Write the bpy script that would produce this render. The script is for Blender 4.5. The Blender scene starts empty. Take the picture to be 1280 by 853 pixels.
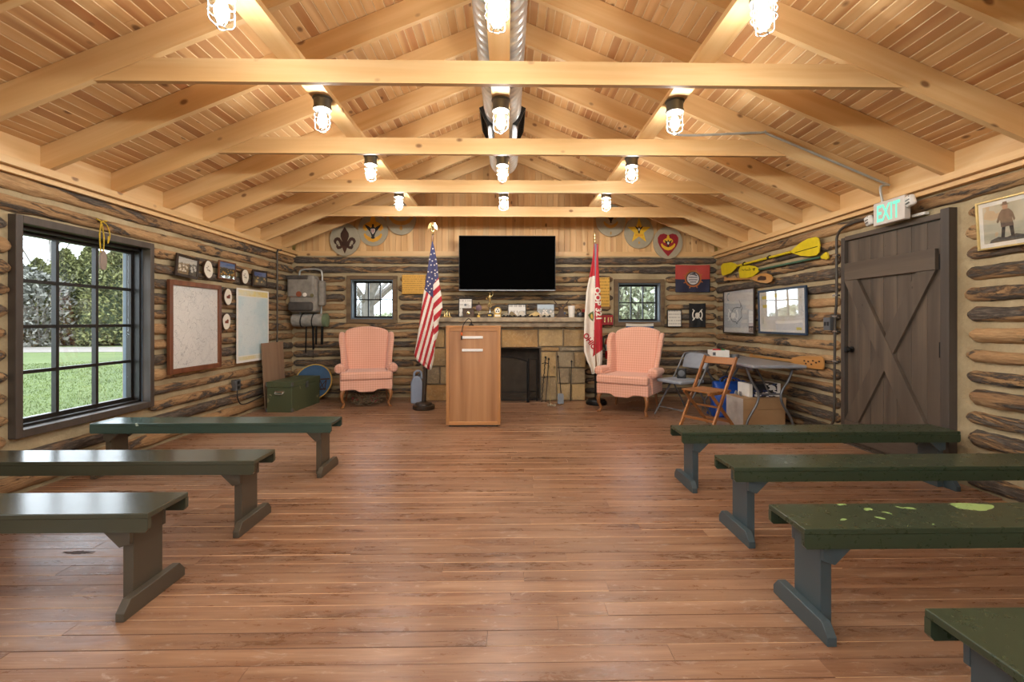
import bpy, math, random
from mathutils import Matrix, Vector, noise, Euler
random.seed(7)
sc = bpy.context.scene
col = sc.collection
R = math.radians
PI = math.pi
# ------------------------------------------------------------------ camera
F, U0, V0, TH, CH = 590.0, 645.0, 402.0, R(1.0), 1.20
cam = bpy.data.cameras.new('camera'); camo = bpy.data.objects.new('camera', cam); col.objects.link(camo)
camo.location = (0, 0, CH); camo.rotation_euler = (PI/2, 0, -TH)
cam.sensor_width = 36.0; cam.lens = F/1280*36.0
cam.shift_x = (640-U0)/1280; cam.shift_y = -(426.5-V0)/1280
cam.clip_start = 0.05; cam.clip_end = 400
sc.camera = camo
# ------------------------------------------------------------------ sky and exposure
wd = bpy.data.worlds.new('overcast_sky'); sc.world = wd; wd.use_nodes = True
bg = wd.node_tree.nodes['Background']; bg.inputs['Color'].default_value = (0.86, 0.93, 1.0, 1); bg.inputs['Strength'].default_value = 5.2
sc.view_settings.view_transform = 'Standard'; sc.view_settings.look = 'None'
sc.view_settings.gamma = 1.0; sc.view_settings.use_curve_mapping = False
sc.view_settings.exposure = 0.30
LAMP = 375.0        # radiance of each bulb
# ------------------------------------------------------------------ pixel rays (1280x853 frame)
def ray(u, v):
    a = (u-U0)/F; b = (V0-v)/F; c, s = math.cos(TH), math.sin(TH)
    return Vector((a*c+s, c-a*s, b))
def onX(u, v, X): d = ray(u, v); t = X/d.x; return Vector((X, t*d.y, CH+t*d.z))
def onY(u, v, Y): d = ray(u, v); t = Y/d.y; return Vector((t*d.x, Y, CH+t*d.z))
def onZ(u, v, z=0.0): d = ray(u, v); t = (z-CH)/d.z; return Vector((t*d.x, t*d.y, z))
# ------------------------------------------------------------------ mesh builder
class MB:
    def __init__(s): s.v = []; s.f = []; s.m = []
    def add(s, vs, fs, mi=0):
        o = len(s.v); s.v += [Vector(p) for p in vs]
        for f in fs: s.f.append([i+o for i in f]); s.m.append(mi)
        return s
    def bb(s, x0, x1, y0, y1, z0, z1, mi=0):
        return s.add([(x0,y0,z0),(x1,y0,z0),(x1,y1,z0),(x0,y1,z0),(x0,y0,z1),(x1,y0,z1),(x1,y1,z1),(x0,y1,z1)],
                     [(0,3,2,1),(4,5,6,7),(0,1,5,4),(1,2,6,5),(2,3,7,6),(3,0,4,7)], mi)
    def box(s, c, sz, rot=None, mi=0):
        x, y, z = sz[0]/2, sz[1]/2, sz[2]/2
        M = rot.to_matrix() if isinstance(rot, Euler) else (rot or Matrix.Identity(3))
        vs = [M @ Vector(p) + Vector(c) for p in [(-x,-y,-z),(x,-y,-z),(x,y,-z),(-x,y,-z),(-x,-y,z),(x,-y,z),(x,y,z),(-x,y,z)]]
        return s.add(vs, [(0,3,2,1),(4,5,6,7),(0,1,5,4),(1,2,6,5),(2,3,7,6),(3,0,4,7)], mi)
    def bar(s, p, q, w, h, up=(0,0,1), mi=0):
        p, q = Vector(p), Vector(q); d = (q-p); L = d.length; d = d/L
        sd = d.cross(Vector(up))
        if sd.length < 1e-5: sd = Vector((1,0,0))
        sd.normalize(); n = sd.cross(d)
        vs = [e + sd*a*w/2 + n*b*h/2 for e in (p, q) for a, b in ((-1,-1),(1,-1),(1,1),(-1,1))]
        return s.add(vs, [(0,1,2,3),(7,6,5,4),(0,4,5,1),(1,5,6,2),(2,6,7,3),(3,7,4,0)], mi)
    def tube(s, pts, r, n=8, mi=0, closed=False):
        pts = [Vector(p) for p in pts]; k = len(pts); rs = r if isinstance(r, (list, tuple)) else [r]*k
        rings = []; nrm = None
        for i in range(k):
            if closed: t = pts[(i+1) % k]-pts[i-1]
            else: t = pts[min(i+1,k-1)]-pts[max(i-1,0)]
            t.normalize()
            if nrm is None:
                nrm = t.orthogonal().normalized()
            nrm = (nrm - t*nrm.dot(t)).normalized(); b = t.cross(nrm)
            rings.append([pts[i] + (nrm*math.cos(2*PI*j/n)+b*math.sin(2*PI*j/n))*rs[i] for j in range(n)])
        vs = [p for rg in rings for p in rg]; fs = []
        m = k if closed else k-1
        for i in range(m):
            i2 = (i+1) % k
            for j in range(n): fs.append((i*n+j, i*n+(j+1) % n, i2*n+(j+1) % n, i2*n+j))
        if not closed: fs.append(tuple(range(n-1,-1,-1))); fs.append(tuple((k-1)*n+j for j in range(n)))
        return s.add(vs, fs, mi)
    def lathe(s, prof, c=(0,0,0), n=20, mi=0, M=None, sx=1, sy=1):
        vs = []; fs = []; c = Vector(c)
        for r, z in prof:
            for j in range(n):
                p = Vector((r*sx*math.cos(2*PI*j/n), r*sy*math.sin(2*PI*j/n), z))
                vs.append((M @ p if M else p)+c)
        for i in range(len(prof)-1):
            for j in range(n): fs.append((i*n+j, i*n+(j+1) % n, (i+1)*n+(j+1) % n, (i+1)*n+j))
        fs.append(tuple(range(n-1,-1,-1))); fs.append(tuple((len(prof)-1)*n+j for j in range(n)))
        return s.add(vs, fs, mi)
    def prism(s, poly, to3, d, mi=0):
        """poly: 2-D outline, to3(a,b,c): 3-D point, extruded c from 0 to d"""
        n = len(poly)
        vs = [to3(a, b, 0) for a, b in poly] + [to3(a, b, d) for a, b in poly]
        fs = [tuple(range(n-1,-1,-1)), tuple(range(n, 2*n))] + [(i, (i+1) % n, n+(i+1) % n, n+i) for i in range(n)]
        return s.add(vs, fs, mi)
    def grid(s, fn, nu, nv, mi=0, mf=None):
        vs = [fn(i/nu, j/nv) for j in range(nv+1) for i in range(nu+1)]
        o = len(s.v); s.v += [Vector(p) for p in vs]
        for j in range(nv):
            for i in range(nu):
                a = j*(nu+1)+i+o; s.f.append([a, a+1, a+nu+2, a+nu+1])
                s.m.append(mf((i+.5)/nu, (j+.5)/nv) if mf else mi)
        return s
    def build(s, name, mats, parent=None, smooth=None, bevel=0, seg=2, origin=None, rot=None, sub=0, solid=0):
        if not isinstance(mats, (list, tuple)): mats = [mats]
        if origin is None:
            lo = [min(p[i] for p in s.v) for i in range(3)]; hi = [max(p[i] for p in s.v) for i in range(3)]
            origin = Vector([(lo[i]+hi[i])/2 for i in range(3)])
            if parent is None: origin.z = lo[2]
        origin = Vector(origin)
        me = bpy.data.meshes.new(name); me.from_pydata([p-origin for p in s.v], [], s.f)
        for m in mats: me.materials.append(m)
        if len(mats) > 1: me.polygons.foreach_set('material_index', s.m)
        me.update()
        if smooth is not None:
            me.polygons.foreach_set('use_smooth', [True]*len(me.polygons)); me.set_sharp_from_angle(angle=R(smooth))
        o = bpy.data.objects.new(name, me); col.objects.link(o); o.location = origin
        if rot: o.rotation_euler = rot
        if parent is not None: o.parent = parent
        if solid:
            m = o.modifiers.new('thickness', 'SOLIDIFY'); m.thickness = solid; m.offset = 0
        if bevel:
            m = o.modifiers.new('bevel', 'BEVEL'); m.width = bevel; m.segments = seg; m.limit_method = 'ANGLE'; m.angle_limit = R(40)
        if sub:
            m = o.modifiers.new('sub', 'SUBSURF'); m.levels = sub; m.render_levels = sub
        return o
def XZ(y, sgn=1): return lambda a, b, c: (a, y+sgn*c, b)      # outline in the X-Z plane, extruded along Y
def YZ(x, sgn=1): return lambda a, b, c: (x+sgn*c, a, b)
def XY(z, sgn=1): return lambda a, b, c: (a, b, z+sgn*c)
def tag(o, label=None, cat=None, group=None, kind=None):
    if label: o['label'] = label
    if cat: o['category'] = cat
    if group: o['group'] = group
    if kind: o['kind'] = kind
    return o
def empty(name, loc=(0,0,0), rz=0, label=None, cat=None, group=None, kind=None):
    o = bpy.data.objects.new(name, None); col.objects.link(o); o.location = loc; o.rotation_euler = (0,0,rz); o.empty_display_size = .1
    return tag(o, label, cat, group, kind)
def copy_tree(o, parent=None):
    c = o.copy(); col.objects.link(c)
    if parent is not None: c.parent = parent
    for ch in [x for x in o.children]: copy_tree(ch, c)
    return c
def text_mesh(s, size=1.0, bold=0.0):
    cu = bpy.data.curves.new('t', 'FONT'); cu.body = s; cu.size = size; cu.align_x = 'CENTER'; cu.align_y = 'CENTER'; cu.offset = bold
    cu.resolution_u = 3
    o = bpy.data.objects.new('t', cu); me = bpy.data.meshes.new_from_object(o)
    vs = [tuple(v.co) for v in me.vertices]; fs = [tuple(p.vertices) for p in me.polygons]
    bpy.data.objects.remove(o); bpy.data.meshes.remove(me); bpy.data.curves.remove(cu)
    return vs, fs
def arc(cx, cy, r, a0, a1, n, ry=None):
    return [(cx+r*math.cos(R(a0+(a1-a0)*i/n)), cy+(ry or r)*math.sin(R(a0+(a1-a0)*i/n))) for i in range(n+1)]
def bez(pts, n=8):
    """smooth Catmull-Rom line through points"""
    P = [Vector(p) for p in pts]; out = []
    for i in range(len(P)-1):
        p0, p1, p2, p3 = P[max(i-1,0)], P[i], P[i+1], P[min(i+2,len(P)-1)]
        for k in range(n):
            t = k/n; out.append(.5*((2*p1)+(p2-p0)*t+(2*p0-5*p1+4*p2-p3)*t*t+(3*p1-p0-3*p2+p3)*t**3))
    out.append(P[-1]); return out
# ------------------------------------------------------------------ materials
def lin(h):
    h = h.lstrip('#'); c = [int(h[i:i+2], 16)/255 for i in (0,2,4)]
    return tuple(x/12.92 if x <= .04045 else ((x+.055)/1.055)**2.4 for x in c)+(1,)
class NT:
    def __init__(s, name):
        s.mat = bpy.data.materials.new(name); s.mat.use_nodes = True; s.t = s.mat.node_tree
        s.b = s.t.nodes['Principled BSDF']; s.out = s.t.nodes['Material Output']
    def n(s, typ, ins={}, **kw):
        nd = s.t.nodes.new(typ)
        for k, v in kw.items(): setattr(nd, k, v)
        for k, v in ins.items():
            if isinstance(v, bpy.types.NodeSocket): s.t.links.new(v, nd.inputs[k])
            else: nd.inputs[k].default_value = v
        return nd
    def math(s, op, a, b=0.0, c=0.0, clamp=False):
        return s.n('ShaderNodeMath', {0:a, 1:b, 2:c}, operation=op, use_clamp=clamp).outputs[0]
    def mix(s, f, a, b, blend='MIX'):
        nd = s.n('ShaderNodeMix', {0:f, 6:a, 7:b}, data_type='RGBA', blend_type=blend); return nd.outputs[2]
    def ramp(s, f, stops, interp='LINEAR'):
        nd = s.n('ShaderNodeValToRGB', {0:f}); cr = nd.color_ramp; cr.interpolation = interp
        while len(cr.elements) < len(stops): cr.elements.new(.5)
        for e, (p, c) in zip(cr.elements, stops): e.position = p; e.color = c if len(c) == 4 else tuple(c)+(1,)
        return nd.outputs[0]
    def coord(s, scale=(1,1,1), rnd=True, rot=None):
        tc = s.n('ShaderNodeTexCoord').outputs['Object']
        if rnd:
            r = s.n('ShaderNodeObjectInfo').outputs['Random']
            off = s.n('ShaderNodeVectorMath', {0:r, 1:(37.0, 53.0, 71.0)}, operation='MULTIPLY').outputs[0]
            tc = s.n('ShaderNodeVectorMath', {0:tc, 1:off}, operation='ADD').outputs[0]
        return s.n('ShaderNodeMapping', {'Vector':tc, 'Scale':scale, 'Rotation':rot or (0,0,0)}).outputs[0]
    def rand(s): return s.n('ShaderNodeObjectInfo').outputs['Random']
    def noise(s, vec, scale, detail=4, rough=.55, dist=0):
        return s.n('ShaderNodeTexNoise', {'Vector':vec, 'Scale':scale, 'Detail':detail, 'Roughness':rough, 'Distortion':dist}).outputs['Fac']
    def bump(s, h, st=.3, d=.01):
        nd = s.n('ShaderNodeBump', {'Strength':st, 'Distance':d, 'Height':h}); s.t.links.new(nd.outputs[0], s.b.inputs['Normal'])
    def fin(s, color=None, rough=None, metal=None, **kw):
        def put(k, v):
            if isinstance(v, bpy.types.NodeSocket): s.t.links.new(v, s.b.inputs[k])
            else: s.b.inputs[k].default_value = v
        if color is not None: put('Base Color', color)
        if rough is not None: put('Roughness', rough)
        if metal is not None: put('Metallic', metal)
        for k, v in kw.items(): put(k.replace('_', ' '), v)
        return s.mat
def plain(name, h, rough=.5, metal=0, var=.12, scale=12, bump=.0):
    t = NT(name); c = lin(h); nz = t.noise(t.coord(), scale, 3)
    d = tuple(x*(1-var) for x in c[:3])+(1,); e = tuple(min(1, x*(1+var)) for x in c[:3])+(1,)
    if bump: t.bump(nz, bump, .005)
    return t.fin(t.ramp(nz, [(.3, d), (.7, e)]), rough, metal)
def wood(name, axis, base, dark, light, rough=.55, knots=True, streak=None, tone=.25, gs=1.0, knotc='#6b4223', bump=.15, kscale=4.0, kr=.065, heart=None):
    """sawn wood; grain runs along the given object axis"""
    t = NT(name); i = 'XYZ'.index(axis)
    st = [9.0*gs]*3; st[i] = .55*gs; fine = [60.0*gs]*3; fine[i] = 2.0
    tc = t.coord()
    def sc_(v): return t.n('ShaderNodeMapping', {'Vector':tc, 'Scale':tuple(v)}).outputs[0]
    n1 = t.noise(sc_(st), 1.0, 3, .5, .6); n2 = t.noise(sc_(fine), 1.0, 2)
    c = t.ramp(n1, [(.25, lin(dark)), (.5, lin(base)), (.75, lin(light))])
    c = t.mix(t.math('MULTIPLY', t.math('SUBTRACT', n2, .35, clamp=True), .5), c, lin(dark))
    if streak:
        ss = [5.0]*3; ss[i] = .35
        n3 = t.noise(sc_(ss), 1.0, 2, .5)
        c = t.mix(t.math('MULTIPLY', t.n('ShaderNodeMapRange', {0:n3, 1:.56, 2:.66}).outputs[0], .7), c, lin(streak))
    if tone:
        rr = t.rand(); g = t.math('ADD', t.math('MULTIPLY', t.math('POWER', rr, 1.6), -tone), 1.0+tone*.25)
        c = t.mix(1.0, c, t.n('ShaderNodeCombineColor', {0:g, 1:g, 2:g}).outputs[0], 'MULTIPLY')
    if heart:
        r2 = t.math('FRACT', t.math('MULTIPLY', t.rand(), 17.31)); c = t.mix(t.math('MULTIPLY', t.math('GREATER_THAN', r2, .84), t.math('MULTIPLY', n1, .95)), c, lin(heart))
    if knots:
        ks = [1.6]*3; ks[i] = 1.0
        vr = t.n('ShaderNodeTexVoronoi', {'Vector':sc_(ks), 'Scale':kscale, 'Randomness':1.0}).outputs['Distance']
        k = t.n('ShaderNodeMapRange', {0:vr, 1:kr*1.35, 2:kr*.7, 3:0.0, 4:1.0}).outputs[0]
        c = t.mix(t.math('MULTIPLY', k, .8), c, lin(knotc))
    if bump: t.bump(t.math('ADD', n2, n1), bump, .003)
    return t.fin(c, rough)
M = {}
def mk_log():
    t = NT('weathered_log'); tc = t.coord()
    def mp(s): return t.n('ShaderNodeMapping', {'Vector':tc, 'Scale':s}).outputs[0]
    big = t.noise(mp((1.3, 6, 6)), 1.0, 8, .72, 1.2)
    fib = t.noise(mp((11, 80, 80)), 1.0, 5, .7)
    tint = t.noise(mp((.7, 2.5, 2.5)), 1.0, 2)
    bark = t.ramp(fib, [(.25, lin('#2a2420')), (.5, lin('#554b41')), (.75, lin('#8f8272'))])
    bare = t.ramp(t.math('ADD', t.math('MULTIPLY', fib, .5), t.math('MULTIPLY', tint, .5)), [(.3, lin('#6b4f38')), (.46, lin('#9c7a54')), (.56, lin('#b48f63')), (.7, lin('#cdac7e'))])
    f = t.n('ShaderNodeMapRange', {0:t.math('ADD', big, t.math('MULTIPLY', t.rand(), .16)), 1:.55, 2:.60}).outputs[0]
    c = t.mix(f, bark, bare)
    red = t.n('ShaderNodeMapRange', {0:t.noise(mp((3, 9, 9)), 1.0, 4), 1:.58, 2:.68}).outputs[0]
    c = t.mix(t.math('MULTIPLY', red, .55), c, lin('#96704c'))
    t.bump(t.math('ADD', t.math('MULTIPLY', f, -.9), t.math('MULTIPLY', fib, .9)), .9, .014)
    return t.fin(c, .8)
M['log'] = mk_log()
def mk_mortar():
    t = NT('chinking_mortar'); tc = t.coord(rnd=False)
    n1 = t.noise(tc, 3.0, 5); n2 = t.noise(tc, 40, 4, .7)
    c = t.ramp(n1, [(.3, lin('#9c8a68')), (.5, lin('#ad9b78')), (.7, lin('#bba986'))])
    c = t.mix(t.math('MULTIPLY', t.math('SUBTRACT', n2, .4, clamp=True), .8), c, lin('#8d7d60'))
    t.bump(t.math('ADD', n2, t.math('MULTIPLY', n1, 1.5)), .6, .012)
    return t.fin(c, .9)
M['mortar'] = mk_mortar()
M['rafterX'] = wood('pine_rafter', 'X', '#d9b27c', '#cca067', '#e3c492', .5, True, None, .12, kscale=3.0, kr=.085)
M['rafterY'] = wood('pine_strip', 'Y', '#d9b27c', '#cca067', '#e3c492', .5, True, None, .12, kscale=3.0, kr=.085)
M['ceil'] = wood('pine_ceiling_board', 'Y', '#d9ae78', '#cb9a63', '#e5c28f', .5, True, '#a86a3c', .20, kscale=3.6, kr=.105, heart='#a5693d'); M['pine_edge_light'] = plain('painted_groove_highlight', '#e8cda0', .6)  # pale chamfer colour paints in the light caught by the board grooves
M['gable'] = wood('pine_gable_board', 'Z', '#d9ae76', '#cb995f', '#e4c38f', .5, True, '#bd8a57', .25, kscale=3.4, kr=.10)
def mk_floor():
    t = NT('worn_floor_board'); tc = t.coord(); w = t.coord(rnd=False)
    def mp(s): return t.n('ShaderNodeMapping', {'Vector':tc, 'Scale':s}).outputs[0]
    gpos = t.n('ShaderNodeNewGeometry').outputs['Position']
    g = t.noise(mp((1.2, 14, 14)), 1.0, 4, .6, .5); fine = t.noise(mp((5, 130, 130)), 1.0, 2)
    c = t.ramp(g, [(.25, lin('#654630')), (.45, lin('#8a6247')), (.6, lin('#9f785a')), (.8, lin('#b89577'))])
    c = t.mix(t.math('MULTIPLY', t.math('SUBTRACT', fine, .45, clamp=True), .9), c, lin('#593d2b'))
    gp = t.n('ShaderNodeMapping', {'Vector':gpos, 'Scale':(1,1,1)}).outputs[0]
    wear = t.noise(gp, .55, 4, .6)
    c = t.mix(t.n('ShaderNodeMapRange', {0:wear, 1:.45, 2:.72, 3:0., 4:.6}).outputs[0], c, lin('#bb9d85'))
    sp = t.n('ShaderNodeMapping', {'Vector':gpos, 'Scale':(9,26,9), 'Rotation':(0,0,.3)}).outputs[0]
    sc1 = t.noise(sp, 1.0, 6, .75, .8)
    scf = t.n('ShaderNodeMapRange', {0:sc1, 1:.57, 2:.70, 3:0., 4:.6}).outputs[0]
    c = t.mix(scf, c, lin('#cbb7a4'))
    rr = t.rand(); k = t.math('ADD', t.math('MULTIPLY', rr, -.18), 1.06)
    c = t.mix(1.0, c, t.n('ShaderNodeCombineColor', {0:k, 1:k, 2:k}).outputs[0], 'MULTIPLY')
    ro = t.n('ShaderNodeMapRange', {0:t.math('ADD', t.math('MULTIPLY', sc1, .6), t.math('MULTIPLY', g, .4)), 1:.3, 2:.75, 3:.20, 4:.46}).outputs[0]
    t.bump(t.math('ADD', fine, t.math('MULTIPLY', g, 1.2)), .25, .003)
    return t.fin(c, ro)
M['floor'] = mk_floor()
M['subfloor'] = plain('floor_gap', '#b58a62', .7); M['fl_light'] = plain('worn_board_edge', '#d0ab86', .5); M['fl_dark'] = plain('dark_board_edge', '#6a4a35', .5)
def mk_paint(name, base, chip, amt=.68, rough=.28, patches=()):
    t = NT(name); tc = t.coord()
    n1 = t.noise(tc, 7.0, 5, .6, .4); n2 = t.noise(tc, 2.0, 2); n3 = t.noise(tc, 30, 4, .7)
    c = t.mix(t.math('MULTIPLY', n2, .5), lin(base), tuple(x*.75 for x in lin(base)[:3])+(1,))
    f = t.n('ShaderNodeMapRange', {0:n1, 1:amt, 2:amt+.012}).outputs[0]
    c = t.mix(f, c, lin(chip))
    if patches:
        loc = t.n('ShaderNodeTexCoord').outputs['Object']; wob = t.n('ShaderNodeTexNoise', {'Vector':loc, 'Scale':14.0, 'Detail':3}).outputs['Color']
        wv = t.n('ShaderNodeVectorMath', {0:t.n('ShaderNodeVectorMath', {0:wob, 1:(.5,.5,.5)}, operation='SUBTRACT').outputs[0], 1:(.10,.05,0)}, operation='MULTIPLY').outputs[0]
        loc = t.n('ShaderNodeVectorMath', {0:loc, 1:wv}, operation='ADD').outputs[0]
        for px, py, rx, ry in patches:
            d = t.n('ShaderNodeVectorMath', {0:t.n('ShaderNodeVectorMath', {0:loc, 1:(px, py, 0)}, operation='SUBTRACT').outputs[0], 1:(1/rx, 1/ry, 0)}, operation='MULTIPLY').outputs[0]
            ln = t.n('ShaderNodeVectorMath', {0:d}, operation='LENGTH').outputs['Value']
            c = t.mix(t.math('LESS_THAN', ln, 1.0), c, lin(chip))
    f2 = t.n('ShaderNodeMapRange', {0:n3, 1:.77, 2:.79}).outputs[0]
    return t.fin(c, t.math("ADD", t.math("MULTIPLY", n3, .06), rough-.03))
M['green'] = mk_paint('green_paint', '#36422f', '#8fae6a', .73)
M['green_patch'] = mk_paint('green_paint_flaking', '#39452f', '#98b870', .655)
M['green_brown'] = mk_paint('olive_brown_paint', '#453f33', '#7f9a6a', .74)
M['door'] = wood('dark_stained_plank', 'Z', '#564a3e', '#443a30', '#6a5b4b', .6, True, None, .18, knotc='#2c231d', kr=.045)
M['doorY'] = wood('dark_stained_rail', 'Y', '#564a3e', '#443a30', '#655747', .6, False, None, .12)
M['dark_trim'] = wood('dark_trim_wood', 'Z', '#4b423a', '#3b332c', '#584e45', .55, False, None, .1)
M['casing'] = wood('rough_brown_casing', 'X', '#6f5a42', '#57452f', '#83704f', .75, True, None, .15, knotc='#3a2b1c')
M['steel'] = plain('dark_window_paint', '#211e1b', .4, .1)
M['bluegrey'] = plain('bluegrey_jamb_paint', '#5d6a76', .45)
M['black'] = plain('black_metal', '#191817', .45, .4)
M['blackp'] = plain('black_plastic', '#141414', .5)
M['grey_metal'] = plain('grey_metal', '#6e7072', .4, .6)
M['steelpipe'] = plain('galvanised_pipe', '#b4b8b4', .4, .4)
M['conduit'] = plain('dark_painted_conduit', '#4a443c', .45, .3)
M['white'] = plain('white_plastic', '#e8e6e0', .5, 0, .05)
M['paper'] = plain('white_paper', '#e9e6dd', .7, 0, .04)
M['gold'] = plain('gold_metal', '#c9a24a', .3, .8)
M['brass'] = plain('brass_metal', '#d8c58c', .25, .9)
M['silver'] = plain('silver_metal', '#c9c9c4', .25, .95)
def mk_glass(name='clear_glass', tint=(.97,.99,1,1), k=1.0, minr=.05, ior=1.5):
    t = NT(name); t.t.nodes.remove(t.b)
    tr = t.n('ShaderNodeBsdfTransparent', {'Color':tint}); gl = t.n('ShaderNodeBsdfGlossy', {'Color':(1,1,1,1), 'Roughness':.02})
    fc = t.n('ShaderNodeLayerWeight', {'Blend':.5}).outputs['Facing']
    fr = t.math('MULTIPLY', t.math('ADD', t.math('MULTIPLY', t.math('POWER', fc, 5.0), .96), .04), k)
    mx = t.n('ShaderNodeMixShader', {0:fr, 1:tr.outputs[0], 2:gl.outputs[0]})
    t.t.links.new(mx.outputs[0], t.out.inputs[0]); return t.mat
M['glass'] = mk_glass()
def mk_emit(name, c, s):
    t = NT(name); t.t.nodes.remove(t.b); e = t.n('ShaderNodeEmission', {'Color':c, 'Strength':s}); t.t.links.new(e.outputs[0], t.out.inputs[0]); return t.mat
M['bulb'] = mk_emit('lit_bulb', (1.0, .97, .93, 1), LAMP)
# ================================================================== THE ROOM
XL, XR, YB, YF = -3.40, 3.36, 7.50, -2.60
XC = (XL+XR)/2; HW = (XR-XL)/2
ZW = 2.235                       # top of the log walls
SL = 0.4167                      # roof pitch 5:12
ZP = 2.30                        # plate: rafter undersides meet it at the wall
ANG = math.atan(SL)
def zraf(x): return ZP + SL*(HW-.05-abs(x-XC))      # underside of rafters
def zceil(x): return zraf(x) + 0.195
# ---- openings
W1 = dict(y0=3.30, y1=4.50, z0=.43, z1=1.90)         # big paned window, left wall
W4 = dict(y0=-.35, y1=.85, z0=.43, z1=1.90)          # unseen twin beside the camera, added for daylight on the floor
DR = dict(y0=3.53, y1=4.58, z0=0, z1=2.0)
def bwin(u0, u1, v0, v1):
    a = onY(u0, v0, YB-.03); b = onY(u1, v1, YB-.03); return dict(x0=a.x, x1=b.x, z1=a.z, z0=b.z)
W2 = bwin(436.5, 493.5, 347.5, 401.5); W3 = bwin(770.5, 827.5, 352, 405)
# ---- floor
fl = MB().bb(XL-.2, XR+.2, YF, YB, -.12, -.0162).build('floor', M['subfloor']); tag(fl, kind='structure')
def plank(L, w, th, ch):     # board along local X, chamfered top
    b = MB(); pr = [(-w/2, -th), (w/2, -th), (w/2, -ch), (w/2-ch, 0), (-w/2+ch, 0), (-w/2, -ch)]
    b.prism(pr, lambda a, z, c: (c-L/2, a, z), L); b.m = [1 if i in (4, 6) else 0 for i in range(len(b.f))]; return b
rnd = random.Random(11)
rows = int((YB-.95)/.0872)
for r in range(rows):
    y = YB - .0436 - r*.0872; x = XL+.01
    cuts = []; xx = XL+.01 - rnd.random()*1.2
    while xx < XR:
        xx += rnd.uniform(1.75, 2.6); cuts.append(xx)
    prev = XL+.01
    for cx in cuts:
        cx2 = min(cx, XR-.01)
        if cx2-prev < .25: 
            continue
        b = plank(cx2-prev-.0015, .0864, .016, rnd.choice((.0012, .0016, .0024)))
        o = b.build('floor_board', [M['floor'], M['fl_light'] if rnd.random() < .62 else M['fl_dark']], fl, origin=(0,0,0)); o.location = ((prev+cx2)/2, y, rnd.uniform(-.0006, .0006)+.06-.06)
        o.parent = fl; o.location -= fl.location
        prev = cx2
        if cx2 >= XR-.011: break
b = MB()
for r in range(rows, int((YB-YF)/.0872)):
    y = YB - .0436 - r*.0872
    b.bb(XL+.01, XR-.01, y-.0423, y+.0423, -.016, 0)
o = b.build('floor_board_field', M['floor'], fl); o['kind'] = 'stuff'; o.location -= fl.location
# ---- walls: mortar slabs with openings
def slab(name, axis, pos, thick, a0, a1, z0, z1, holes):
    """axis 'X': wall lies at x=pos and runs along Y; thick is signed outward"""
    b = MB(); cuts = sorted({a0, a1, *[h for q in holes for h in (q[0], q[1])]})
    for i in range(len(cuts)-1):
        c0, c1 = cuts[i], cuts[i+1]; m = (c0+c1)/2; zs = [(z0, z1)]
        for q in holes:
            if q[0] < m < q[1]:
                zs = [(z0, q[2]), (q[3], z1)]
        for p0, p1 in zs:
            if p1-p0 < .01: continue
            lo, hi = min(pos, pos+thick), max(pos, pos+thick)
            if axis == 'X': b.bb(lo, hi, c0, c1, p0, p1)
            else: b.bb(c0, c1, lo, hi, p0, p1)
    return tag(b.build(name, M['mortar']), kind='structure')
wl = slab('wall_left', 'X', XL, -.22, YF, YB+.22, -.12, ZW, [(W1['y0'], W1['y1'], W1['z0'], W1['z1']), (W4['y0'], W4['y1'], W4['z0'], W4['z1'])])
wr = slab('wall_right', 'X', XR, .22, YF, YB+.22, -.12, ZW, [(DR['y0'], DR['y1'], -.12, DR['z1'])])
wb = slab('wall_back', 'Y', YB, .22, XL, XR, -.12, ZW, [(W2['x0'], W2['x1'], W2['z0'], W2['z1']), (W3['x0'], W3['x1'], W3['z0'], W3['z1'])])
W5 = dict(x0=-2.8, x1=-.7, z0=.6, z1=1.95); W6 = dict(x0=.7, x1=2.8, z0=.6, z1=1.95)  # unseen windows behind the camera, added for frontal daylight fill
wf = slab('wall_front', 'Y', YF, -.22, XL-.22, XR+.22, -.12, ZW, [(w['x0'], w['x1'], w['z0'], w['z1']) for w in (W5, W6)])
gf = MB().prism([(XL, ZW), (XR, ZW), (XC, zceil(XC))], XZ(YF, -1), .1).build('gable_wall', M['gable']); gf.name = 'trim_9'; tag(gf, kind='structure')
def log_build(L, rz, ry, seed, fade0=True, fade1=True):
    rn = random.Random(seed); n = max(8, int(L/.045)); K = 13; b = MB(); off = Vector((rn.uniform(0,99), rn.uniform(0,99), rn.uniform(0,99)))
    vs = []; ph = rn.uniform(0, 6.3); bow = rn.uniform(-.008, .008)
    for i in range(n+1):
        x = -L/2 + L*i/n; d = min(x+L/2 if fade0 else 9, L/2-x if fade1 else 9)
        e = 1.0 if d > .05 else math.sqrt(max(0.0, 1-(1-d/.05)**2))*.5+.5
        r1 = 1+.10*noise.noise(off+Vector((x*1.3, 0, 0)))+.05*math.sin(x*2.1+ph)
        zc = bow*math.sin(PI*i/n) + .006*noise.noise(off+Vector((x*2, 7, 0)))
        for k in range(K):
            a = R(-108+216*k/(K-1)); p = Vector((x*5, math.cos(a)*2.2, math.sin(a)*2.2))
            g = r1*(1+.17*noise.noise(off+p)+.12*noise.noise(off*2+p*3.1))*e
            vs.append((x, -ry*math.cos(a)*g, zc+rz*math.sin(a)*g))
    fs = [(i*K+k, i*K+k+1, (i+1)*K+k+1, (i+1)*K+k) for i in range(n) for k in range(K-1)]
    fs = [tuple(reversed(f)) for f in fs]
    fs.append(tuple(range(K))); fs.append(tuple(n*K+k for k in range(K-1,-1,-1)))
    b.add(vs, fs); return b
PITCH = .1475
ZC = [2.155 - PITCH*k for k in range(15)]
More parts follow.
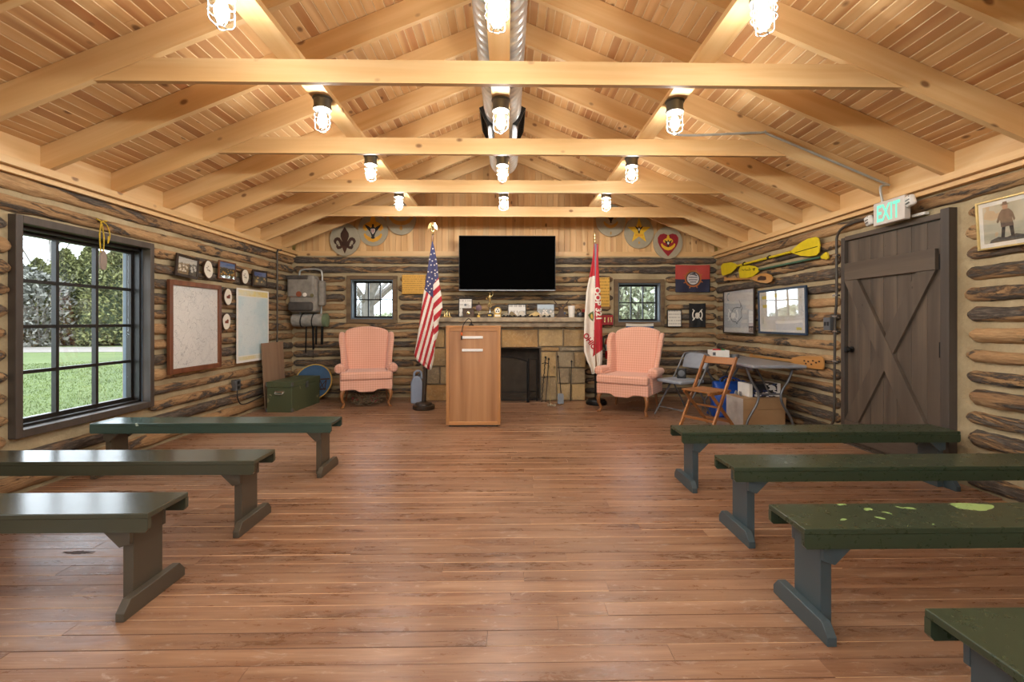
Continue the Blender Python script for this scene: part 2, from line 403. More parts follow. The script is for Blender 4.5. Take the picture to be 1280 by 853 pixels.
def subtract(a0, a1, holes):
    segs = [(a0, a1)]
    for h0, h1 in holes:
        ns = []
        for s0, s1 in segs:
            if h1 <= s0 or h0 >= s1: ns.append((s0, s1)); continue
            if h0 > s0: ns.append((s0, h0))
            if h1 < s1: ns.append((h1, s1))
        segs = ns
    return [s for s in segs if s[1]-s[0] > .12]
def lay(wall, axis, pos, a0, a1, holes, seed, rotz, zoff=0.0):
    for k, zc in enumerate(ZC):
        zz = zc + zoff
        hs = [(h[0]-.035, h[1]+.035) for h in holes if h[2]-.055 < zz < h[3]+.06]
        for j, (s0, s1) in enumerate(subtract(a0, a1, hs)):
            rn = random.Random(seed*1000+k*10+j)
            rz = rn.uniform(.040, .059); ry = rn.uniform(.036, .050)
            if zz-rz < .005: zz2 = rz+.006
            else: zz2 = zz
            if s0 > a0+.01: s0 -= rn.uniform(-.03, .012)
            if s1 < a1-.01: s1 += rn.uniform(-.03, .012)
            b = log_build(s1-s0, rz, ry, seed*1000+k*10+j)
            o = b.build('log', M['log'], None, smooth=50, origin=(0,0,0)); o.parent = wall
            m = (s0+s1)/2; w = Vector((pos, m, zz2)) if axis == 'X' else Vector((m, pos, zz2))
            o.location = w - wall.location; o.rotation_euler = (R(rn.uniform(-8, 8)), 0, rotz)
CB = (-1.30, 1.18)       # chimney breast
HOLE = 0.06
lay(wl, 'X', XL, YF, YB, [(W1['y0']+.003, W1['y1']-.003, W1['z0']-.03, W1['z1']+.02), (W4['y0']-.05, W4['y1']+.05, W4['z0']-.03, W4['z1']+.02)], 1, PI/2)
lay(wr, 'X', XR, YF, YB, [(DR['y0']-.11, DR['y1']+.06, -1, DR['z1']+.05)], 2, -PI/2, -.02)
lay(wb, 'Y', YB, XL+.03, XR-.03, [(W2['x0']-.02, W2['x1']+.02, W2['z0'], W2['z1']), (W3['x0']-.02, W3['x1']+.02, W3['z0'], W3['z1']), (CB[0], CB[1], -1, 1.20)], 3, 0, .01)
# ---- plates, blocking, gable
def trim(i, b, m): return tag(b.build('trim_%d' % i, m), kind='structure')
def plate(i, x, s):
    b = MB(); b.bb(min(x, x+s*.10), max(x, x+s*.10), YF, YB, 2.245, 2.298); t = trim(i, b, M['rafterY'])
    b = MB(); b.bb(min(x, x+s*.055), max(x, x+s*.055), YF, YB, 2.205, 2.243); o = b.build('ledge', M['rafterY'], t); o.location -= t.location
    return t
t1 = plate(1, XL, 1); t2 = plate(2, XR, -1)
RY = [7.15-.61*k for k in range(16)]       # rafter positions
RT = .04
ce = MB()
for s in (-1, 1):
    x0 = XC+s*(HW+.45); ce.add([(XC, YF-.1, zceil(XC)+.02), (XC, YB+.4, zceil(XC)+.02), (x0, YB+.4, zceil(XC)+.02-SL*(HW+.45)), (x0, YF-.1, zceil(XC)+.02-SL*(HW+.45))], [(0,1,2,3) if s > 0 else (3,2,1,0)])
    ce.add([(XC, YF-.1, zceil(XC)+.08), (XC, YB+.4, zceil(XC)+.08), (x0, YB+.4, zceil(XC)+.08-SL*(HW+.45)), (x0, YF-.1, zceil(XC)+.08-SL*(HW+.45))], [(3,2,1,0) if s > 0 else (0,1,2,3)])
cl = ce.build('ceiling', M['rafterY'], origin=(XC, 2, 3.8)); tag(cl, kind='structure')
def adopt(o, p): o.parent = p; o.location = o.location - p.location; return o
# tongue-and-groove boards on each slope
rnd = random.Random(5); BW = .0735
for s in (-1, 1):
    slen = (HW+.06)/math.cos(ANG); n = int(slen/BW)+1
    for k in range(n):
        d = BW*(k+.5)                       # distance down the slope from the ridge
        x = XC + s*d*math.cos(ANG); z = zceil(XC) - d*math.sin(ANG)
        y = YF - rnd.uniform(0, 2.5)
        while y < YB:
            y2 = min(y+rnd.choice((4.88, 5.49, 6.1)), YB)
            ya = max(y, YF)
            if y2-ya > .1:
                L = y2-ya-.002; w = BW-.001; th = .016; ch = .004
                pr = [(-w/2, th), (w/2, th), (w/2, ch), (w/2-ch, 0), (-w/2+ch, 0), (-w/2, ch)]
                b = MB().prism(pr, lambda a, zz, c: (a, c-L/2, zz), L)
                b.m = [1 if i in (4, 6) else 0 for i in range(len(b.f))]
                o = b.build('ceiling_board', [M['ceil'], M['pine_edge_light']], origin=(0,0,0)); o.location = (x, (ya+y2)/2, z); o.rotation_euler = (0, s*ANG, 0); adopt(o, cl)
            y = y2
# rafters
def rafter(s, y):
    x1 = HW+.02
    dv = .19
    poly = [(0, zraf(XC)), (x1, zraf(XC)-SL*x1), (x1, zraf(XC)-SL*x1+dv), (0, zraf(XC)+dv)]
    # build along local X so that the grain follows the slope
    c = Vector((XC+s*x1/2, y+RT/2, zraf(XC)-SL*x1/2+dv/2)); rot = Matrix.Rotation(-s*ANG, 3, 'Y')
    b = MB(); b.prism([(XC+s*a, z) for a, z in poly], XZ(y), RT)
    b.v = [rot @ (p-c) for p in b.v]
    if s > 0: b.f = [f[::-1] for f in b.f]
    o = b.build('rafter', M['rafterX'], origin=(0,0,0)); o.location = c; o.rotation_euler = (0, s*ANG, 0); adopt(o, cl)
for y in RY:
    for s in (-1, 1): rafter(s, y)
o = MB().bb(XC-.02, XC+.02, YF, YB, zraf(XC)-.03, zraf(XC)+.19).build('ridge_board', M['rafterY']); adopt(o, cl); o.location.z += cl.location.z - cl.location.z
# blocking between the rafters, one piece per bay
ys = sorted(RY); ys = [YF-RT] + ys + [YB]
for s, x in ((-1, XL), (1, XR)):
    for i in range(len(ys)-1):
        a, c = ys[i]+RT+.001, ys[i+1]-.001
        xx0, xx1 = (x-.04, x+.004) if s < 0 else (x-.004, x+.04)
        o = MB().bb(xx0, xx1, a, c, 2.298, 2.50).build('blocking', M['rafterY'], parent=None, origin=((xx0+xx1)/2, (a+c)/2, 2.4)); adopt(o, cl)
# tie beams
TIES = [2.89, 4.11, 5.33, 6.55, 1.67, .45, -.77, -1.99]
ZT = 2.655
for y in TIES:
    x1 = HW-.05-(ZT-ZP)/SL; x2 = HW-.05-(ZT+.14-ZP)/SL
    b = MB().prism([(XC-x1-.10, ZT), (XC+x1+.10, ZT), (XC+x2+.10, ZT+.14), (XC-x2-.10, ZT+.14)], XZ(y), .038)
    o = b.build('tie_beam', M['rafterX'], origin=(XC, y+.019, ZT+.07)); adopt(o, cl)
# gable: vertical boards and a bottom rail
gr = MB().bb(XL, XR, YB+.03, YB+.16, ZW-.03, 2.30).build('gable_rail', M['rafterX']); gr.name = 'trim_3'; tag(gr, kind='structure')
o = MB().bb(XL+.1, XR-.1, YB-.012, YB+.03, ZW, ZW+.075).build('rail_board', M['rafterX'], None); adopt(o, gr)
bk = MB().prism([(XL-.45, 2.1), (XR+.45, 2.1), (XR+.45, zceil(XC)+.05-SL*(HW+.45)), (XC, zceil(XC)+.05), (XL-.45, zceil(XC)+.05-SL*(HW+.45))], XZ(YB+.165), .05).build('gable_sheathing', M['rafterX'], None); adopt(bk, gr)
rnd = random.Random(21); BWG = .0925; x = XL+.05
while x < XR-.04:
    x1 = min(x+BWG, XR-.04); za, zb_ = zceil(x)-.0, zceil(x1)-.0; w = x1-x-.0015; xc = (x+x1)/2; ch = .004
    zt0, zt1 = zceil(x)-.002, zceil(x1)-.002
    b = MB(); pr = [(x, YB+.03), (x, YB+.008+ch), (x+ch, YB+.008), (x+w-ch, YB+.008), (x+w, YB+.008+ch), (x+w, YB+.03)]
    n = len(pr); vs = [(p[0], p[1], ZW+.03) for p in pr]+[(p[0], p[1], zceil(p[0])+.0) for p in pr]
    b.add(vs, [tuple(range(n)), tuple(range(2*n-1, n-1, -1))]+[(i, n+i, n+(i+1) % n, (i+1) % n) for i in range(n)])
    o = b.build('gable_board', M['gable'], None, origin=(xc, YB+.02, ZW+.2)); adopt(o, gr)
    x = x1
# light strips lying on the ties
ZS = ZT+.142
LX = (-1.325, -.05, 1.21)
for lx, w in zip(LX, (.14, .125, .14)):
    o = MB().bb(lx-w/2, lx+w/2, YF+.05, 6.62, ZS, ZS+.036).build('lamp_strip', M['rafterY'], None, origin=(lx, 2, ZS+.018)); adopt(o, cl)
# ---- windows
def grille_panes(root, axis, pos, a0, a1, z0, z1, nc, nr, bw, depth, mbar, fw):
    """sash frame + muntins (each a child) + panes; axis 'X' = plane x=pos running along Y"""
    def bx(b, p0, p1, q0, q1, d):
        if axis == 'X': b.bb(pos-d/2, pos+d/2, p0, p1, q0, q1)
        else: b.bb(p0, p1, pos-d/2, pos+d/2, q0, q1)
        return b
    for nm, p0, p1, q0, q1 in (('sash_stile', a0, a0+fw, z0, z1), ('sash_stile', a1-fw, a1, z0, z1), ('sash_rail', a0+fw, a1-fw, z0, z0+fw), ('sash_rail', a0+fw, a1-fw, z1-fw, z1)):
        adopt(bx(MB(), p0, p1, q0, q1, depth).build(nm, mbar, None, origin=(0,0,0)), root)
    A0, A1, Z0, Z1 = a0+fw, a1-fw, z0+fw, z1-fw; cw = (A1-A0)/nc; ch = (Z1-Z0)/nr
    for i in range(1, nc): adopt(bx(MB(), A0+i*cw-bw/2, A0+i*cw+bw/2, Z0, Z1, depth*.8).build('muntin', mbar, None, origin=(0,0,0)), root)
    for j in range(1, nr): adopt(bx(MB(), A0, A1, Z0+j*ch-bw/2, Z0+j*ch+bw/2, depth*.7).build('muntin', mbar, None, origin=(0,0,0)), root)
    for i in range(nc):
        for j in range(nr):
            adopt(bx(MB(), A0+i*cw+.004, A0+(i+1)*cw-.004, Z0+j*ch+.004, Z0+(j+1)*ch-.004, .004).build('pane', M['glass'], None, origin=(0,0,0)), root)
def side_window(i, W, label):
    root = empty('window_%d' % i, (XL, (W['y0']+W['y1'])/2, W['z0']), kind='structure')
    xi = XL+.055; c = .05
    for p0, p1, q0, q1 in ((W['y0']-.03, W['y0']+.02, W['z0']-.035, W['z1']+.035), (W['y1']-.02, W['y1']+.03, W['z0']-.035, W['z1']+.035),
                           (W['y0']+.02, W['y1']-.02, W['z1']-.02, W['z1']+.035), (W['y0']+.02, W['y1']-.02, W['z0']-.035, W['z0']+.02)):
        adopt(MB().bb(XL-.02, xi, p0, p1, q0, q1).build('casing', M['dark_trim'], None, origin=(XL, (p0+p1)/2, (q0+q1)/2), bevel=.004), root)
    y0, y1, z0, z1 = W['y0'], W['y1'], W['z0'], W['z1']
    for nm, p0, p1, q0, q1, m in (('jamb', y0, y0+.02, z0, z1, 'dark_trim'), ('jamb', y1-.02, y1, z0, z1, 'bluegrey'), ('head_jamb', y0+.02, y1-.02, z1-.02, z1, 'dark_trim'), ('sill', y0+.02, y1-.02, z0, z0+.02, 'bluegrey')):
        adopt(MB().bb(XL-.2, XL-.02, p0, p1, q0, q1).build(nm, M[m], None, origin=(XL-.1, (p0+p1)/2, (q0+q1)/2)), root)
    adopt(MB().bb(XL-.085, XL-.03, y0+.02, y0+.045, z0+.02, z1-.02).bb(XL-.085, XL-.03, y1-.045, y1-.02, z0+.02, z1-.02).bb(XL-.085, XL-.03, y0+.02, y1-.02, z1-.05, z1-.02).bb(XL-.085, XL-.03, y0+.02, y1-.02, z0+.02, z0+.04).build('stop_moulding', M['steel'], None, origin=(XL,0,0)), root)
    grille_panes(root, 'X', XL-.11, y0+.025, y1-.025, z0+.025, z1-.03, 3, 4, .026, .045, M['steel'], .045)
    return root
side_window(1, W1, ''); side_window(4, W4, '')
def back_window(i, W):
    root = empty('window_%d' % i, ((W['x0']+W['x1'])/2, YB, W['z0']), kind='structure'); x0, x1, z0, z1 = W['x0'], W['x1'], W['z0'], W['z1']
    for p0, p1, q0, q1 in ((x0-.035, x0+.025, z0-.035, z1+.035), (x1-.025, x1+.035, z0-.035, z1+.035), (x0+.025, x1-.025, z1-.025, z1+.035), (x0+.025, x1-.025, z0-.035, z0+.03)):
        adopt(MB().bb(p0, p1, YB-.055, YB+.03, q0, q1).build('casing', M['casing'], None, origin=((p0+p1)/2, YB, (q0+q1)/2), bevel=.004), root)
    for nm, p0, p1, q0, q1 in (('jamb', x0+.025, x0+.045, z0, z1), ('jamb', x1-.045, x1-.025, z0, z1), ('head_jamb', x0+.045, x1-.045, z1-.045, z1-.025), ('sill', x0+.045, x1-.045, z0+.03, z0+.05)):
        adopt(MB().bb(p0, p1, YB-.02, YB+.2, q0, q1).build(nm, M['bluegrey'], None, origin=((p0+p1)/2, YB+.1, (q0+q1)/2)), root)
    grille_panes(root, 'Y', YB+.11, x0+.045, x1-.045, z0+.05, z1-.045, 3, 2, .018, .04, M['black'], .028)
back_window(2, W2); back_window(3, W3)
def added_front_window(i, W):
    root = empty('window_%d' % i, ((W['x0']+W['x1'])/2, YF, W['z0']), kind='structure'); x0, x1, z0, z1 = W['x0'], W['x1'], W['z0'], W['z1']
    for p0, p1, q0, q1 in ((x0-.05, x0+.02, z0-.05, z1+.05), (x1-.02, x1+.05, z0-.05, z1+.05), (x0+.02, x1-.02, z1-.02, z1+.05), (x0+.02, x1-.02, z0-.05, z0+.02)):
        adopt(MB().bb(p0, p1, YF-.02, YF+.05, q0, q1).build('casing', M['dark_trim'], None, origin=((p0+p1)/2, YF, (q0+q1)/2)), root)
    grille_panes(root, 'Y', YF-.11, x0, x1, z0, z1, 4, 4, .026, .045, M['steel'], .045)
added_front_window(5, W5); added_front_window(6, W6)
# ---- plank door
dr = empty('door_1', (XR, (DR['y0']+DR['y1'])/2, 0), kind='structure')
XD = XR-.03
def dput(b, nm, m, **k): return adopt(b.build(nm, m, None, **k), dr)
y0, y1, z1 = DR['y0'], DR['y1'], DR['z1']
for a, c in ((y0-.06, y0+.012), (y1-.012, y1+.035)): dput(MB().bb(XD-.035, XR+.1, a, c, 0, z1+.02 if a > 4 else z1+.055), 'door_post', M['dark_trim'], bevel=.004)
dput(MB().bb(XD-.03, XR+.1, y0+.012, y1-.012, z1-.012, z1+.03), 'door_head', M['doorY'], bevel=.003)
dput(MB().bb(XD-.02, XR+.22, y0-.02, y1+.02, -.02, .011), 'threshold', M['doorY'])
n = 7; pw = (y1-y0-.03)/n
for k in range(n):
    a = y0+.015+k*pw; dput(MB().bb(XD, XD+.035, a+.0015, a+pw-.0015, .012, z1-.016), 'door_plank', M['door'], bevel=.004)
ZR0, ZR1 = 1.60, 1.765
dput(MB().bb(XD-.032, XD-.001, y0+.06, y1-.006, ZR0, ZR1), 'top_rail', M['doorY'], bevel=.003)
dput(MB().bb(XD-.032, XD-.001, y0+.06, y1-.006, .05, .24), 'bottom_rail', M['doorY'], bevel=.003)
bw = .15
def diag(ya, yb, d, nm):
    A = Vector((0, ya, ZR0)); B = Vector((0, yb, .24)); dv = (B-A); hw = bw/2*dv.length/abs(dv.z)
    poly = [(ya-hw, ZR0-.002), (ya+hw, ZR0-.002), (yb+hw, .242), (yb-hw, .242)]
    lo, hi = y0+.06, y1-.006
    poly = [(min(max(p, lo), hi), q) for p, q in poly]
    b = MB().prism(poly, YZ(XD-.001, -1), d); dput(b, nm, M['door'], bevel=.002)
diag(y1-.09, y0+.15, .031, 'brace'); diag(y0+.15, y1-.09, .024, 'brace')
for z in (1.66, .98, .30): dput(MB().bb(XD-.008, XD-.002, y0+.014, y0+.05, z-.06, z+.06).tube([(XD-.008, y0+.012, z-.065), (XD-.008, y0+.012, z+.065)], .009, 8), 'hinge', M['black'])
kn = dput(MB().lathe([(.03,0),(.03,.008),(.012,.012),(.012,.03),(.026,.036),(.032,.05),(.026,.064),(.008,.068)], (XD-.001, y1-.075, .93), 18, M=Matrix.Rotation(-PI/2, 3, 'Y')), 'door_knob', M['black'], smooth=40)
# ================================================================== CEILING LAMPS, DUCT, CONDUIT
M['lampcap'] = plain('grey_lamp_housing', '#5c5a52', .4, .5)
M['jar'] = mk_glass('jar_glass', (.97,.98,.98,1), 1.0)
def make_lamp():
    root = empty('caged_ceiling_lamp')
    MB().lathe([(.068,0),(.068,-.008),(.060,-.012),(.058,-.066),(.064,-.069),(.064,-.084),(.052,-.088)], n=20).build('lamp_housing', M['lampcap'], root, smooth=35, origin=(0,0,0))
    MB().lathe([(.047,-.086),(.048,-.16),(.045,-.195),(.034,-.214),(.012,-.222)], n=20).build('glass_jar', M['jar'], root, smooth=60, origin=(0,0,0))
    MB().lathe([(.008,-.105),(.018,-.115),(.027,-.135),(.032,-.16),(.029,-.185),(.018,-.201),(.004,-.206)], n=12).build('bulb', M['bulb'], root, smooth=80, origin=(0,0,0))
    MB().lathe([(.006,-.088),(.016,-.090),(.016,-.108),(.006,-.112)], n=12).build('socket', M['white'], root, smooth=40, origin=(0,0,0))
    c = MB()
    for k in range(4):
        a = PI/4+k*PI/2; ca, sa = math.cos(a), math.sin(a)
        c.tube([(.056*ca,.056*sa,-.084),(.056*ca,.056*sa,-.205),(.046*ca,.046*sa,-.222),(.019*ca,.019*sa,-.236)], .0022, 5)
    for r, z in ((.057,-.125),(.057,-.165),(.019,-.237)):
        c.tube([(r*math.cos(2*PI*j/20), r*math.sin(2*PI*j/20), z) for j in range(20)], .0022, 5, closed=True)
    c.build('wire_cage', M['grey_metal'], root, smooth=60, origin=(0,0,0))
    return root
lamp0 = make_lamp(); first = True
LABL = ('grey caged jar lamp on the pine board nearer the wall maps', 'grey caged jar lamp on the middle pine board under the duct', 'grey caged jar lamp on the pine board nearer the exit sign')
LGRP = ('lamps on the board on the map side', 'lamps under the duct', 'lamps on the board on the door side')
LORD = ('between the first and second', 'between the second and third', 'between the third and fourth', 'between the fourth and fifth', 'added unseen between the fifth and sixth', 'added unseen between the sixth and seventh', 'added unseen between the seventh and eighth')
LSH = ('map side', 'duct', 'door side')
for li, lx in enumerate(LX):
    for ri, ly in enumerate((5.78, 4.59, 3.40, 2.21, 1.02, -.17, -1.36)):  # last three rows lie out of view, added to light the foreground
        o = lamp0 if first else copy_tree(lamp0); first = False
        o.location = (lx, ly, ZS-.0005); o.rotation_euler = (0,0,random.uniform(0,1)); tag(o, 'caged %s lamp %s tie beams from the gable' % (('map-side', 'under-duct', 'door-side')[li], LORD[ri]), 'lamp', LGRP[li])
# spiral duct lying on the middle board
def mk_duct():
    t = NT('spiral_duct_metal'); tc = t.n('ShaderNodeTexCoord').outputs['Object']
    n1 = t.noise(tc, 6, 3)
    return t.fin(t.ramp(n1, [(.3, lin('#b5b6b4')), (.7, lin('#d2d3d1'))]), .3, .6)
M['duct'] = mk_duct()
rd = .15; zd = ZS+.037+rd+.006; y0d, y1d = YF+.3, 5.25
def ductf(s, q):
    y = y0d+(y1d-y0d)*q; a = 2*PI*s
    ph = (y/.075 + s) % 1.0
    r = rd + .007*math.exp(-((ph-.5)/.16)**2)
    return (LX[1]+.006+r*math.cos(a), y, zd+r*math.sin(a))
du = empty('spiral_duct', (LX[1], y1d, ZS), 0, 'silver spiral air duct running along the ridge above the lamps', 'duct')
ob = MB().grid(ductf, 30, 1000).build('duct_pipe', M['duct'], None, smooth=60); adopt(ob, du)
ob = MB().lathe([(rd+.004,0),(rd+.004,.03),(rd-.02,.035)], (LX[1]+.006, y1d, zd), 32, M=Matrix.Rotation(-PI/2, 3, 'X')).build('end_cap', M['duct'], None, smooth=40); adopt(ob, du)
for s in (-1, 1):
    b = MB(); yr = 4.2; h = .07; n = Vector((s*math.cos(R(-25)), 0, math.sin(R(-25)))); c0 = Vector((LX[1]+.006, yr, zd))+n*(rd+.012); up = Vector((-n.z*s, 0, n.x*s))
    def q(a, bq, d): return c0+Vector((0,1,0))*a+up*bq+n*d
    for a0, a1, b0, b1 in ((-.24,.24,-.085,-.065),(-.24,.24,.065,.085),(-.24,-.22,-.065,.065),(.22,.24,-.065,.065)):
        vs = [q(a, bb_, d) for d in (-.03, .015) for a, bb_ in ((a0,b0),(a1,b0),(a1,b1),(a0,b1))]
        b.add(vs, [(0,3,2,1),(4,5,6,7),(0,1,5,4),(1,2,6,5),(2,3,7,6),(3,0,4,7)])
    for k in range(9):
        a0 = -.2+k*.05; vs = [q(a, bb_, d) for d in (-.02, .008) for a, bb_ in ((a0-.012,-.065),(a0-.008,-.065),(a0+.008,.065),(a0+.004,.065))]
        b.add(vs, [(0,3,2,1),(4,5,6,7),(0,1,5,4),(1,2,6,5),(2,3,7,6),(3,0,4,7)])
    ob = b.build('side_register', M['black'], None); adopt(ob, du)
# conduit from the lamp board along a rafter to the exit sign
yc = 4.045
pc = [Vector((LX[2]+.07, 3.62, ZS+.02)), Vector((LX[2]+.12, 3.9, ZS+.02)), Vector((LX[2]+.3, yc, ZS+.01)), onY(950, 166, yc), onY(966, 170, yc), onY(1098, 226, yc), onY(1108, 231, yc), Vector((XR-.13, yc-.01, 2.36)), Vector((XR-.13, yc-.04, 2.2))]
# keep the pipe just below the rafter underside
for i in (5, 6):
    pc[i].z = min(pc[i].z, zraf(pc[i].x)+.12)
cd = MB().tube(bez(pc, 6), .0105, 8).build('ceiling_conduit', M['steelpipe'], smooth=60); tag(cd, 'thin galvanised conduit running from lamp board down to exit sign', 'conduit')
# ================================================================== BENCHES
def make_bench(name, xa, xb, ya, hs, label, mtop, mleg, rz=0, wdt=.248, end=1):
    """xa..xb: length along X, ya: front edge; built about its middle"""
    L = xb-xa; cx, cy = (xa+xb)/2, ya+wdt/2
    root = empty(name, (cx, cy, 0), rz, label, 'bench', 'green benches in two rows')
    h = L/2; w = wdt/2
    MB().bb(-h, h, -w, w, hs-.022, hs).build('seat', mtop, root, bevel=.003, seg=2)
    for s in (-1, 1):
        pl = [(-h, hs-.0221), (h, hs-.0221), (h, hs-.066), (h-.010, hs-.078), (-h+.010, hs-.078), (-h, hs-.066)]
        MB().prism(pl, XZ(s*w-(.02 if s > 0 else 0)), .02).build('apron', mtop, root)
    for s in (-1, 1):
        lx = s*(h-.11); lt = .022
        lg = MB().bb(lx-lt, lx+lt, -w+.0405, w-.0405, .0, hs-.0235).build('leg', mleg, root, bevel=.003)
        for t in (-1, 1):
            px = [(lx+s*lt, hs-.024), (lx+s*lt, hs-.135), (lx-s*lt, hs-.15), (lx-s*(lt+.115), hs-.035), (lx-s*(lt+.115), hs-.024)]
            yy = -w+.0205 if t < 0 else w-.0395
            b = MB().prism(px, XZ(yy, 1), .019)
            b.build('gusset', mleg, root, bevel=.002)
        fy = .178
        ft = [(-fy, 0), (fy, 0), (fy, .035), (fy-.035, .075), (-fy+.035, .075), (-fy, .035)]
        b = MB().prism(ft, YZ(lx+s*(lt+.001), s), .036)
        b.build('foot', mleg, root, bevel=.003)
    return root
def r3p(u, v, rx, ry):
    p = onZ(u, v, .412); return (p.x-(1.125+3.2)/2, p.y-(1.77+.124), rx, ry)
M['green_patch'] = mk_paint('green_paint_flaking', '#36422f', '#98b870', .74, .28, [r3p(1217, 633.5, .085, .035), r3p(1200, 631, .05, .02), r3p(1085, 637, .02, .012), r3p(1139, 636, .022, .010), r3p(1128, 634.5, .012, .01), r3p(1104, 648, .014, .014), r3p(1108, 641, .01, .012), r3p(1055, 631, .012, .008), r3p(1058, 649, .012, .006), r3p(1163, 655, .008, .005)])
M['leg_teal'] = mk_paint('bluish_green_paint', '#46555a', '#8a9a80', .76, .4)
M['leg_olive'] = mk_paint('olive_leg_paint', '#544c3e', '#8a8f74', .74, .4)
M['top_olive'] = mk_paint('glossy_olive_seat', '#48493a', '#9aa880', .71, .2)
M['top_glare'] = mk_paint('teal_glare_seat', '#3f5147', '#b7c4ae', .70, .22)  # teal tint stands in for window glare on this seat
HS = .412
make_bench('bench', -3.22, -1.372, 3.69, HS, 'green bench in front of the framed map, its end under the paned window', M['top_glare'], M['leg_olive'])
make_bench('bench', -3.25, -1.434, 2.69, HS, 'glossy olive green bench between two others on the window side', M['top_olive'], M['leg_olive'])
make_bench('bench', -3.25, -1.476, 1.96, HS, 'olive green bench standing over a dark stain in the floor', M['top_olive'], M['leg_olive'])
make_bench('bench', 1.235, 3.24, 3.32, HS, 'dark green bench standing in front of the plank door', M['green'], M['leg_teal'])
make_bench('bench', 1.22, 3.22, 2.52, HS, 'dark green bench between the door bench and the patchy bench', M['green'], M['leg_teal'])
make_bench('bench', 1.125, 3.2, 1.77, HS, 'dark green bench with a large pale flaked patch on its seat', M['green_patch'], M['leg_teal'])
make_bench('bench', 1.145, 3.2, 1.03, HS, 'dark green bench beside the patchy bench, farthest from the plank door', M['green'], M['leg_teal'])
# dark stain worn into the floor under the near bench: a flat mark
rn = random.Random(3); c = onZ(100, 691)
pts = []
for k in range(40):
    a = 2*PI*k/40; r = rn.uniform(.35, 1.0); pts.append((c.x+.11*r*math.cos(a), c.y+.022*r*math.sin(a)))
st = MB().prism(pts, XY(.0006), .0004).build('floor_stain', plain('dark_burn_mark', '#4b3527', .6)); st.parent = fl; st.location = st.location-fl.location
# ================================================================== STONE FIREPLACE
def mk_stone():
    t = NT('sandstone'); tc = t.coord()
    n1 = t.noise(tc, 2.2, 6, .65, .4); n2 = t.noise(tc, 30, 4, .7); r = t.rand()
    a = t.ramp(r, [(0, lin('#8d7f68')), (.35, lin('#a58f6a')), (.65, lin('#b99a68')), (1, lin('#b0854f'))])
    c = t.mix(t.n('ShaderNodeMapRange', {0:n1, 1:.42, 2:.68, 3:0., 4:.75}).outputs[0], a, lin('#6b5a45'))
    c = t.mix(t.n('ShaderNodeMapRange', {0:n2, 1:.5, 2:.75, 3:0., 4:.5}).outputs[0], c, lin('#cdb58a'))
    t.bump(t.math('ADD', n1, t.math('MULTIPLY', n2, .6)), .9, .02)
    return t.fin(c, .85)
M['stone'] = mk_stone()
M['stone_grey'] = plain('grey_mantel_stone', '#a3937a', .8, 0, .3, 9, .8)
M['joint'] = plain('stone_joint_mortar', '#8b7c66', .9, 0, .2, 30, .6)
M['soot'] = plain('sooty_firebox', '#4a4138', .9, 0, .3, 8)
YS = 7.13                      # face of the chimney breast
x0, x1 = CB; ZM = 1.19
OP = (-.62, .50, .80)          # opening left, right, top
fp = empty('stone_fireplace', ((x0+x1)/2, YS, 0), 0, 'sandstone fireplace with a long grey stone mantel under the television', 'fireplace')
b = MB(); yq = YS+.03
b.bb(x0+.01, OP[0], yq, YB-.005, 0, ZM).bb(OP[1], x1-.01, yq, YB-.005, 0, ZM).bb(OP[0], OP[1], yq, YB-.005, OP[2], ZM)
adopt(b.build('chimney_breast', M['joint'], None), fp)
b = MB(); b.bb(OP[0], OP[1], YB-.02, YB-.006, 0, OP[2]).bb(OP[0], OP[0]+.012, yq, YB-.02, 0, OP[2]).bb(OP[1]-.012, OP[1], yq, YB-.02, 0, OP[2]).bb(OP[0], OP[1], yq, YB-.02, OP[2]-.012, OP[2]).bb(OP[0], OP[1], yq, YB-.02, 0, .01)
adopt(b.build('firebox', M['soot'], None), fp)
rn = random.Random(8)
def stone(xa, xb, za, zb):
    n = 5; b = MB(); off = Vector((rn.uniform(0,50), rn.uniform(0,50), 0)); d0 = rn.uniform(.0, .018); w, h = xb-xa-.012, zb-za-.012; cx, cz = (xa+xb)/2, (za+zb)/2
    def fn(s, q):
        e = min(s, 1-s, q, 1-q); ed = 0 if e > .01 else 1
        ns = noise.noise(off+Vector((s*w*9, q*h*9, 0)))
        jx = .008*noise.noise(off+Vector((s*3+9, q*3, 4)))
        y = YS - d0 - .012*ns + (.05 if ed else 0) - (.006 if .3 < s < .7 else 0)
        sh = .0 if ed else 0
        return (cx+(s-.5)*w+jx, y, cz+(q-.5)*h+jx)
    us = [0, .06, .3, .5, .7, .94, 1]
    vs = [fn(a, q) for q in us for a in us]; k = len(us)
    vs = []
    for q in us:
        for a in us:
            edge = a in (0, 1) or q in (0, 1); p = Vector(fn(a, q))
            p.y = YS+.034 if edge else p.y
            if a == .06: p.x = cx-.5*w+.006+.004*rn.random()
            if a == .94: p.x = cx+.5*w-.006-.004*rn.random()
            if q == .06: p.z = cz-.5*h+.006+.004*rn.random()
            if q == .94: p.z = cz+.5*h-.006-.004*rn.random()
            vs.append(p)
    b.add(vs, [(j*k+i, j*k+i+1, (j+1)*k+i+1, (j+1)*k+i) for j in range(k-1) for i in range(k-1)])
    o = b.build('stone', M['stone'], None, smooth=35); adopt(o, fp)
def course(za, zb, xs):
    for i in range(len(xs)-1): stone(xs[i], xs[i+1], za, zb)
E = x1
course(1.085, ZM-.005, [x0, -1.0, -.74, -.45, -.1, .16, .40, .60, .85, 1.02, E])
course(.80, 1.085, [x0, -.95, -.55, -.1, .46]); course(.815, 1.085, [.46, .84, E])
course(.745, .815, [.50, .78, E])
course(.36, .745, [OP[1], .74]); course(.50, .745, [.74, 1.0, E]); course(.26, .50, [.74, .93, E])
course(0.0, .36, [OP[1], .74]); course(0.0, .26, [.74, .96, E])
